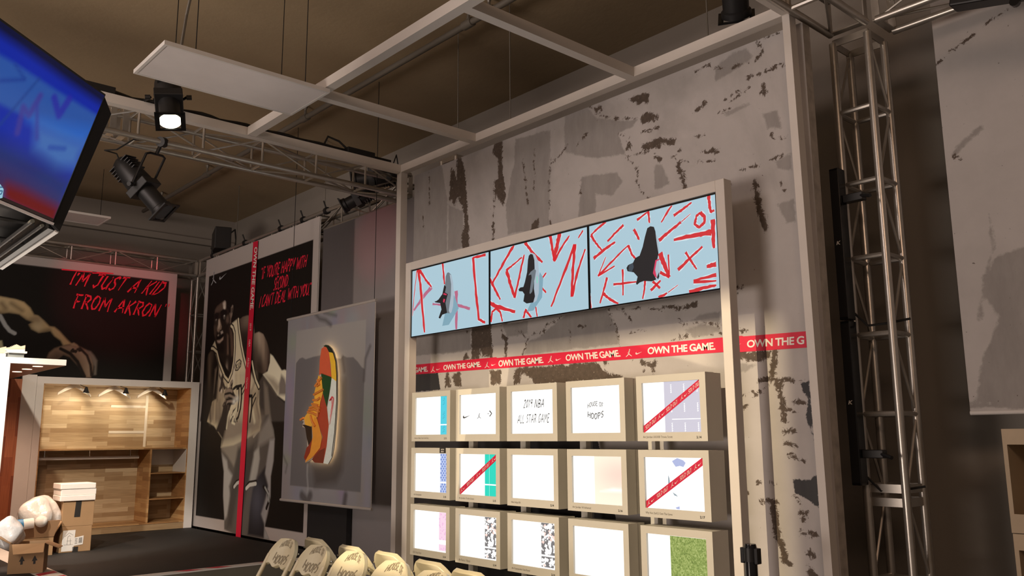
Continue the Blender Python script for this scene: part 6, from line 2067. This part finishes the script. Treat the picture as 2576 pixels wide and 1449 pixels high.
def spotlight(label, p, d, up, L=0.55, r=0.085, yoke_to=None, lit=None, gate=None, grp='black theatre spotlights'):
    """ellipsoidal spotlight: p = centre, d = beam direction"""
    d = V(d).normalized()
    up = V(up)
    up = (up - d * up.dot(d)).normalized()
    sd_ = d.cross(up)
    p = V(p)
    t = thing('spotlight', label, 'spotlight', p, 0, grp)
    P = lambda x: p + d * x
    h = L / 2
    MB().tube([P(-h), P(-h + 0.03), P(-h + 0.10), P(-0.02), P(0.02)], [r * 0.45, r * 0.8, r * 1.0, r * 1.12, r * 1.0], 18).build('reflector_housing', BLACK, t, smooth=True)
    MB().obox(P(0.03), d, up, sd_, 0.07, r * 2.15, r * 2.15).build('shutter_body', BLACK, t, bevel=0.006)
    MB().tube([P(0.05), P(h - 0.05), P(h - 0.04), P(h)], [r * 0.80, r * 0.80, r * 0.92, r * 0.92], 18, True).build('lens_barrel', BLACK, t, smooth=True)
    mb = MB()
    fr_ = r * 1.9
    for s1, s2, w_, h_ in ((0, 1, fr_, 0.018), (0, -1, fr_, 0.018), (1, 0, 0.018, fr_), (-1, 0, 0.018, fr_)):
        mb.obox(P(h + 0.006) + sd_ * (s1 * fr_ / 2) + up * (s2 * fr_ / 2), d, sd_, up, 0.012, w_ + 0.018, h_ + 0.018 if s1 else h_)
    mb.build('gel_frame', DARKMETAL, t)
    MB().tube([P(h + 0.001), P(h + 0.004)], r * 0.86, 20).build('lens', lit or mat('dark_lens', (0.05, 0.05, 0.05), 0.08), t, smooth=False)
    mb = MB()
    for k in range(5):
        c_ = P(-h + 0.05 + 0.03 * k)
        mb.obox(c_, d, up, sd_, 0.008, r * 2.1, r * 1.5)
    mb.build('cooling_fins', BLACK, t)
    yt = V(yoke_to) if yoke_to is not None else p + up * 0.32
    q1, q2 = P(0.0) + sd_ * (r * 1.35), P(0.0) - sd_ * (r * 1.35)
    top_ = P(0.0) + (yt - P(0.0)) * 0.72
    MB().tube([q1, q1 + (top_ - P(0.0)) * 0.95, top_ + sd_ * r * 0.9, top_ - sd_ * r * 0.9, q2 + (top_ - P(0.0)) * 0.95, q2], 0.011, 8).build('yoke', DARKMETAL, t, smooth=True)
    MB().tube([top_, yt], 0.016, 8).build('clamp_stem', DARKMETAL, t)
    MB().tube([yt - sd_ * 0.03, yt + sd_ * 0.03], 0.045, 12).build('clamp', BLACK, t)
    for s_ in (1, -1):
        MB().tube([q1 if s_ > 0 else q2, (q1 if s_ > 0 else q2) + sd_ * 0.04 * s_], 0.02, 10).build('knob', BLACK, t)
    c0 = P(-h)
    MB().tube([c0, c0 - d * 0.06 + up * 0.02, c0 - d * 0.10 + sd_ * 0.10, c0 + sd_ * 0.14 + up * 0.10, c0 + sd_ * 0.06 + up * 0.24, yt + sd_ * 0.02], 0.007, 6).build('power_cable', RUBBER, t, smooth=True)
    return t


LITL = emat('lit_lens', (1.0, 0.93, 0.70), 3.0)
p1 = on((424, 245), 0, -6.64)
cv_ = (CAM - p1) / np.linalg.norm(CAM - p1)
spotlight('lit theatre spotlight under the big light panel, lens glowing towards the room', p1, cv_ * 0.56 - UP * 0.82 + RT * 0.06, cv_, 0.50, 0.100, (-6.84, p1[1] - 0.02, 4.31), LITL)
p2 = on((356, 468), 0, -7.35)
spotlight('dark theatre spotlight hanging low under the stage-edge truss, aimed down right', p2, RT * 0.66 - UP * 0.72 - FW * 0.12, UP, 0.62, 0.10, (-7.27, p2[1] + 0.12, 4.145))
p3 = on((945, 448), 0, -7.75)
spotlight('dark theatre spotlight inside the truss corner left of the display wall', p3, -RT * 0.9 - UP * 0.1, UP, 0.5, 0.10, (-7.5, p3[1], 4.385))
p4 = on((905, 497), 1, 4.98)
spotlight('dark theatre spotlight on the truss between poster and display wall', p4, -RT * 0.85 - UP * 0.45, UP, 0.42, 0.09, (p4[0] + 0.1, 5.10, 4.385))
spotlight('blurred black spotlight at the top edge above the display wall', on((1846, -52), 2, 4.62), (-0.3, 0.5, -0.6), (0, 0, 1), 0.5, 0.11, on((1846, -52), 2, 4.62) + np.array((0, 0, 0.3)))


def wall_wash(label, src, x0, x1, z0, z1, power, color):
    """shuttered profile spotlight aimed at the boxes: four real shutter blades frame its beam"""
    d = V(((x0 + x1) / 2, YM, (z0 + z1) / 2)) - V(src)
    k = 0.35 / (YM - src[1])
    t = thing('spotlight', label, 'spotlight', src, 0, 'shuttered spotlights behind the photographer')
    yb = src[1] + 0.35
    g = lambda X, Z: (src[0] + (X - src[0]) * k, src[2] + (Z - src[2]) * k)
    ax_, az_ = g(x0, z0)
    bx_, bz_ = g(x1, z1)
    m = 0.30
    for lo, hi_ in (((ax_ - m, yb, az_ - m), (ax_, yb + 0.002, bz_ + m)), ((bx_, yb, az_ - m), (bx_ + m, yb + 0.002, bz_ + m)), ((ax_, yb, az_ - m), (bx_, yb + 0.002, az_)), ((ax_, yb, bz_), (bx_, yb + 0.002, bz_ + m))):
        B('shutter_blade', BLACK, t, lo, hi_)
    MB().tube([V(src) - d.normalized() * 0.35, V(src) - d.normalized() * 0.06], 0.10, 16).build('reflector_housing', BLACK, t, smooth=True)
    MB().tube([V(src) - d.normalized() * 0.2, (src[0], src[1] - 0.2, HC)], 0.015, 8).build('drop_pole', DARKMETAL, t)
    light('profile_beam', 'SPOT', src, V(src) + d, power, color, spot_size=0.9, spot_blend=0.3, shadow_soft_size=0.006)


wall_wash('shuttered spotlight on a pole lighting the right half of the boxes', (-3.0, -1.1, 4.3), -6.5, -2.78, -0.5, 2.30, 1400, (1.0, 0.79, 0.50))
wall_wash('shuttered spotlight on a pole lighting the left half of the boxes', (-5.0, -1.1, 4.3), -6.5, -3.3, -0.5, 2.24, 850, (1.0, 0.79, 0.50))
# other lamps of the rig
light('red_wash', 'SPOT', (-8.2, 2.6, 4.6), (-13.1, 3.9, 3.7), 300, (1.0, 0.06, 0.10), spot_size=0.42, spot_blend=0.8, shadow_soft_size=0.05)
light('red_wash', 'SPOT', (-7.6, 1.6, 4.0), (-7.9, 5.0, 3.8), 60, (1.0, 0.06, 0.14), spot_size=0.35, spot_blend=0.8, shadow_soft_size=0.05)
light('stage_spot', 'SPOT', (-7.4, -0.4, 4.0), (-10.0, 1.7, 1.6), 900, (1.0, 0.93, 0.84), spot_size=0.50, spot_blend=0.4, shadow_soft_size=0.03)
light('stage_spot', 'SPOT', (-7.7, 1.6, 4.0), (-11.8, 3.4, 1.0), 520, (1.0, 0.84, 0.66), spot_size=0.85, spot_blend=0.6, shadow_soft_size=0.05)
light('chair_spot', 'SPOT', (-4.4, -0.8, 4.9), (-5.4, 3.3, 0.7), 115, (1.0, 0.80, 0.46), spot_size=0.55, spot_blend=0.5, shadow_soft_size=0.04)
light('banner_spot', 'SPOT', (-3.0, 1.5, 4.1), (-8.1, 4.7, 2.0), 230, (1.0, 0.80, 0.62), spot_size=0.42, spot_blend=0.7, shadow_soft_size=0.05)

# cable bundle on the end beam
mb = MB()
pts = []
for i in range(50):
    y = 0.6 + 3.9 * i / 49
    pts.append((XE + 0.02 + 0.015 * math.sin(i * 1.3), y, H + BW + 0.018 + 0.012 * abs(math.sin(i * 0.7))))
cbt = mb.tube(pts, 0.016, 6).build('cable_bundle', RUBBER, None, smooth=True)
tag(cbt, 'black cable bundle lying along the white beam at the stage edge', 'cable')
for i, (y, ln) in enumerate(((1.55, 0.34), (4.0, 0.30))):
    bx = thing('junction_box', ('black cable junction box on the white beam near the lit spotlight', 'black cable junction box on the white beam near the display wall corner')[i], 'box', (XE + 0.02, y, H + BW), 0, 'junction boxes on the beam')
    B('case', BLACK, bx, (XE - 0.03, y, H + BW), (XE + 0.06, y + ln, H + BW + 0.06), 0.004)
    MB().tube([(XE + 0.02, y, H + BW + 0.05), (XE + 0.02, y - 0.08, H + BW + 0.10), (XE + 0.02, y - 0.2, H + BW + 0.12), (XE + 0.02, y - 0.24, H + BW + 0.03)], 0.010, 6).build('cable_loop', RUBBER, bx, smooth=True)

# clamps holding the poster to the truss
for i, px in enumerate(((531, 643), (611, 611), (701, 576), (757, 551), (815, 531))):
    q = on(px, 1, 5.06)
    cl = thing('truss_clamp', 'black clamp holding the player poster to the truss, %s' % ('at its left corner', 'left of the red ribbon', 'above the handwriting', 'above the right part', 'at its right corner')[i], 'clamp', (q[0], 5.07, TZ + 0.24), 0, 'clamps along the player poster')
    MB().tube([(q[0] - 0.025, 5.10, TZ + 0.24), (q[0] + 0.025, 5.10, TZ + 0.24)], 0.045, 10).build('clamp_jaw', BLACK, cl)
    MB().tube([(q[0], 5.09, TZ + 0.27), (q[0], 5.05, TZ + 0.36)], 0.010, 8).build('clamp_bolt', BLACK, cl)

# small black loudspeaker standing on the poster truss
q = on((553, 626), 1, 5.2)
ls = thing('loudspeaker', 'small black loudspeaker above the left corner of the player poster', 'speaker', (q[0], 5.2, q[2]))
k0 = on((534, 583), 1, 5.2)
k1 = on((574, 628), 1, 5.2)
MB().obox(((k0[0] + k1[0]) / 2, 5.22, (k0[2] + k1[2]) / 2 - 0.01), (0.95, -0.3, 0), (0.3, 0.95, 0), (0, 0, 1), (k1[0] - k0[0]) * 0.86, 0.24, 0.34).build('cabinet', BLACK, ls, bevel=0.01)
MB().tube([((k0[0] + k1[0]) / 2, 5.22, (k0[2] + k1[2]) / 2 - 0.15), ((k0[0] + k1[0]) / 2, 5.22, TZ + 0.26)], 0.02, 8).build('stand_pole', BLACK, ls)
MB().tube([(k1[0] - 0.04, 5.25, k0[2] - 0.12), (k1[0] + 0.10, 5.25, k0[2] - 0.10), (k1[0] + 0.22, 5.22, k0[2] - 0.3), (k1[0] + 0.24, 5.2, TZ + 0.26)], 0.012, 6).build('cable', RUBBER, ls, smooth=True)

# ================================================================== right side: column speakers, banner, crates, barrier post
YK = 5.02
xs = on((2104, 440), 1, YK)[0]
zz = [on((2104, 425), 1, YK)[2], on((2125, 808), 1, YK)[2], on((2150, 1222), 1, YK)[2]]
for i in (0, 1):
    t = thing('tower_speaker', ('upper black column speaker clamped to the right truss tower', 'lower black column speaker clamped to the right truss tower')[i], 'speaker', (xs, YK, zz[i + 1]), 0, 'column speakers on the truss tower')
    B('cabinet', BLACKGLOSS, t, (xs - 0.030, YK - 0.04, zz[i + 1] + 0.004), (xs + 0.032, YK + 0.05, zz[i] - 0.004), 0.006)
    B('grille', BLACK, t, (xs - 0.024, YK - 0.043, zz[i + 1] + 0.02), (xs + 0.026, YK - 0.038, zz[i] - 0.02))
    zc = on(((2115, 614), (2141, 1013))[i], 1, YK)[2]
    mb = MB()
    put_text(mb, 'K', lambda p: (xs - 0.012 + 0.026 * p[0] + 0.006 * p[1], YK - 0.0445, zc - 0.012 + 0.024 * p[1]), 0.03)
    mb.build('lettering', PRINTW, t)
    zk = on(((2150, 495), (2185, 1142))[i], 1, YK)[2]
    B('clamp', BLACK, t, (xs + 0.032, YK - 0.01, zk - 0.025), (xs + 0.16, YK + 0.05, zk + 0.025), 0.005)
    MB().tube([(xs + 0.15, YK, zk), (xs + 0.22, YK - 0.03, zk - 0.02)], 0.012, 8).build('clamp_handle', BLACK, t)
    MB().tube([(xs + 0.02, YK + 0.06, zz[i + 1] + 0.05), (xs + 0.08, YK + 0.10, zz[i + 1] - 0.03), (xs + 0.2, YK + 0.14, zz[i + 1] - 0.02), (xs + 0.3, YK + 0.2, zz[i + 1] + 0.0)], 0.008, 6).build('cable', RUBBER, t, smooth=True)

YR = 5.55
bl, bb_ = on((2345, 62), 1, YR), on((2440, 1039), 1, YR)
RP = Plane((bl[0], YR, bb_[2]), (1, 0, 0), (0, 0, 1))
rbw, rbh = 2.6, bl[2] + 0.35 - bb_[2]
rb = thing('plaster_banner', 'large pale banner printed like cracked plaster hanging at the right edge', 'banner', (bl[0] + rbw / 2, YR, bb_[2]))
cv = Canvas(RP, 0, rbw, 0, rbh, 0.02, base)
FD = np.full(cv.S.shape, -1.0)
FG = np.full(cv.S.shape, -1.0)
PM_, PM = PM, RP
idc = lambda pts: pts
crack(FD, idc, [(2534, 26), (2480, 60), (2440, 95), (2395, 130), (2352, 165)], 1.6, 1)
crack(FD, idc, [(2400, 392), (2412, 405), (2420, 400)], 3, 1)
crack(FG, idc, [(2400, 388), (2425, 360), (2470, 320)], 14, 1)
crack(FG, idc, [(2490, 540), (2500, 620), (2480, 700), (2465, 800)], 10, 1)
patch(FG, idc, [(2500, 640), (2600, 620), (2700, 1020), (2450, 1020), (2460, 960), (2480, 880), (2510, 800), (2470, 740)])
patch(FG, idc, [(2340, 1010), (2800, 1000), (2800, 1028), (2440, 1030)])
PM = PM_
cv.build('printed_cloth', mm, rb, 0.004, {'Fields': np.stack([enc(FD), enc(FG), np.zeros_like(FD)], -1)})
B('cloth_back', WHITE_FAB, rb, (bl[0], YR, bb_[2]), (bl[0] + rbw, YR + 0.006, bb_[2] + rbh))
MB().tube([(bl[0], YR, bb_[2]), (bl[0] + rbw, YR, bb_[2])], 0.014, 10).build('hem_rod', WHITE_FAB, rb, smooth=True)
MB().tube([(bl[0], YR, bb_[2] + rbh), (bl[0] + rbw, YR, bb_[2] + rbh)], 0.02, 10).build('top_rod', ALU, rb, smooth=True)
for dx in (0.3, 2.2):
    MB().tube([(bl[0] + dx, YR, bb_[2] + rbh), (bl[0] + dx, YR, HC)], 0.004, 6).build('hanging_wire', DARKMETAL, rb)

e0, e1 = on((2403, 24), 1, 4.9), on((2576, -4), 1, 4.9)
lb = thing('light_bar', 'long black light bar at the top right corner', 'light bar', ((e0[0] + e1[0]) / 2, 4.9, e0[2]))
dv = (e1 - e0) / np.linalg.norm(e1 - e0)
MB().obox(e0 + dv * 0.6 + np.array((0, 0, 0.075)), dv, (0, 1, 0), np.cross(dv, (0, 1, 0)), 1.2, 0.12, 0.14).build('housing', BLACK, lb, bevel=0.01)
qk = on((2556, 8), 1, 4.84)
MB().tube([qk, qk + np.array((0, -0.03, 0))], 0.025, 12).build('knob', BLACKGLOSS, lb)
MB().tube([e0 + dv * 0.5 + np.array((0, 0, 0.1)), e0 + dv * 0.5 + np.array((0, 0.1, 1.2))], 0.02, 8).build('bracket', DARKMETAL, lb)

YC = 5.18
CRW = mat('pale_birch', (0.46, 0.36, 0.24), 0.55, var=0.12, scale=8)
cl_, cm_ = on((2518, 1079), 1, YC), on((2540, 1341), 1, YC)
for i, (zb, zt2, xl) in enumerate(((cm_[2] + 0.002, cl_[2], cl_[0]), (cm_[2] - (cl_[2] - cm_[2]), cm_[2] - 0.002, cl_[0] + 0.004))):
    t = thing('shelf_crate', ('upper of two stacked pale wooden crates at the lower right edge', 'lower of two stacked pale wooden crates at the lower right edge')[i], 'crate', (xl + 0.4, YC + 0.2, zb), 0, 'stacked wooden crates')
    wd_, dp, th = 0.8, 0.38, 0.022
    B('side', CRW, t, (xl, YC, zb), (xl + th, YC + dp, zt2))
    B('side', CRW, t, (xl + wd_ - th, YC, zb), (xl + wd_, YC + dp, zt2))
    B('top', CRW, t, (xl + th, YC, zt2 - th), (xl + wd_ - th, YC + dp, zt2))
    B('bottom', CRW, t, (xl + th, YC, zb), (xl + wd_ - th, YC + dp, zb + th))
    B('top_rail', CRW, t, (xl + th, YC, zt2 - 0.085), (xl + wd_ - th, YC + 0.015, zt2 - th))
    B('bottom_rail', CRW, t, (xl + th, YC, zb + th), (xl + wd_ - th, YC + 0.015, zb + 0.10))
    B('back', mat('crate_back', (0.30, 0.20, 0.11), 0.6, var=0.25, scale=9), t, (xl + th, YC + dp - 0.01, zb + th), (xl + wd_ - th, YC + dp, zt2 - th))
    if i == 1:
        zl = zb
t = thing('crate_base', 'plinth under the stacked pale wooden crates', 'plinth', (cl_[0] + 0.4, YC + 0.2, 0))
B('plinth', CRW, t, (cl_[0] + 0.01, YC + 0.01, 0), (cl_[0] + 0.79, YC + 0.37, zl - 0.001))

q = on((1887, 1368), 1, 4.05)
bp_ = thing('barrier_post', 'black retractable-belt barrier post standing right of the screen stand', 'post', (q[0], 4.05, 0))
rp_ = 0.036
MB().tube([(q[0], 4.05, 0), (q[0], 4.05, 0.012), (q[0], 4.05, 0.03), (q[0], 4.05, 0.05)], [0.17, 0.17, 0.15, 0.04], 28).build('base', BLACK, bp_, smooth=True)
MB().tube([(q[0], 4.05, 0.05), (q[0], 4.05, q[2] - 0.012), (q[0], 4.05, q[2])], [rp_ * 0.9, rp_ * 0.9, rp_ * 0.8], 20).build('tube', BLACKGLOSS, bp_, smooth=True)
MB().tube([(q[0], 4.05, q[2] - 0.09), (q[0], 4.05, q[2] - 0.02)], rp_ * 1.02, 20).build('head', BLACK, bp_, smooth=True)
for s_ in (-1, 1):
    B('belt_clip', BLACK, bp_, (q[0] + s_ * 0.042 - 0.010, 4.03, q[2] - 0.10), (q[0] + s_ * 0.042 + 0.010, 4.07, q[2] - 0.02), 0.003)
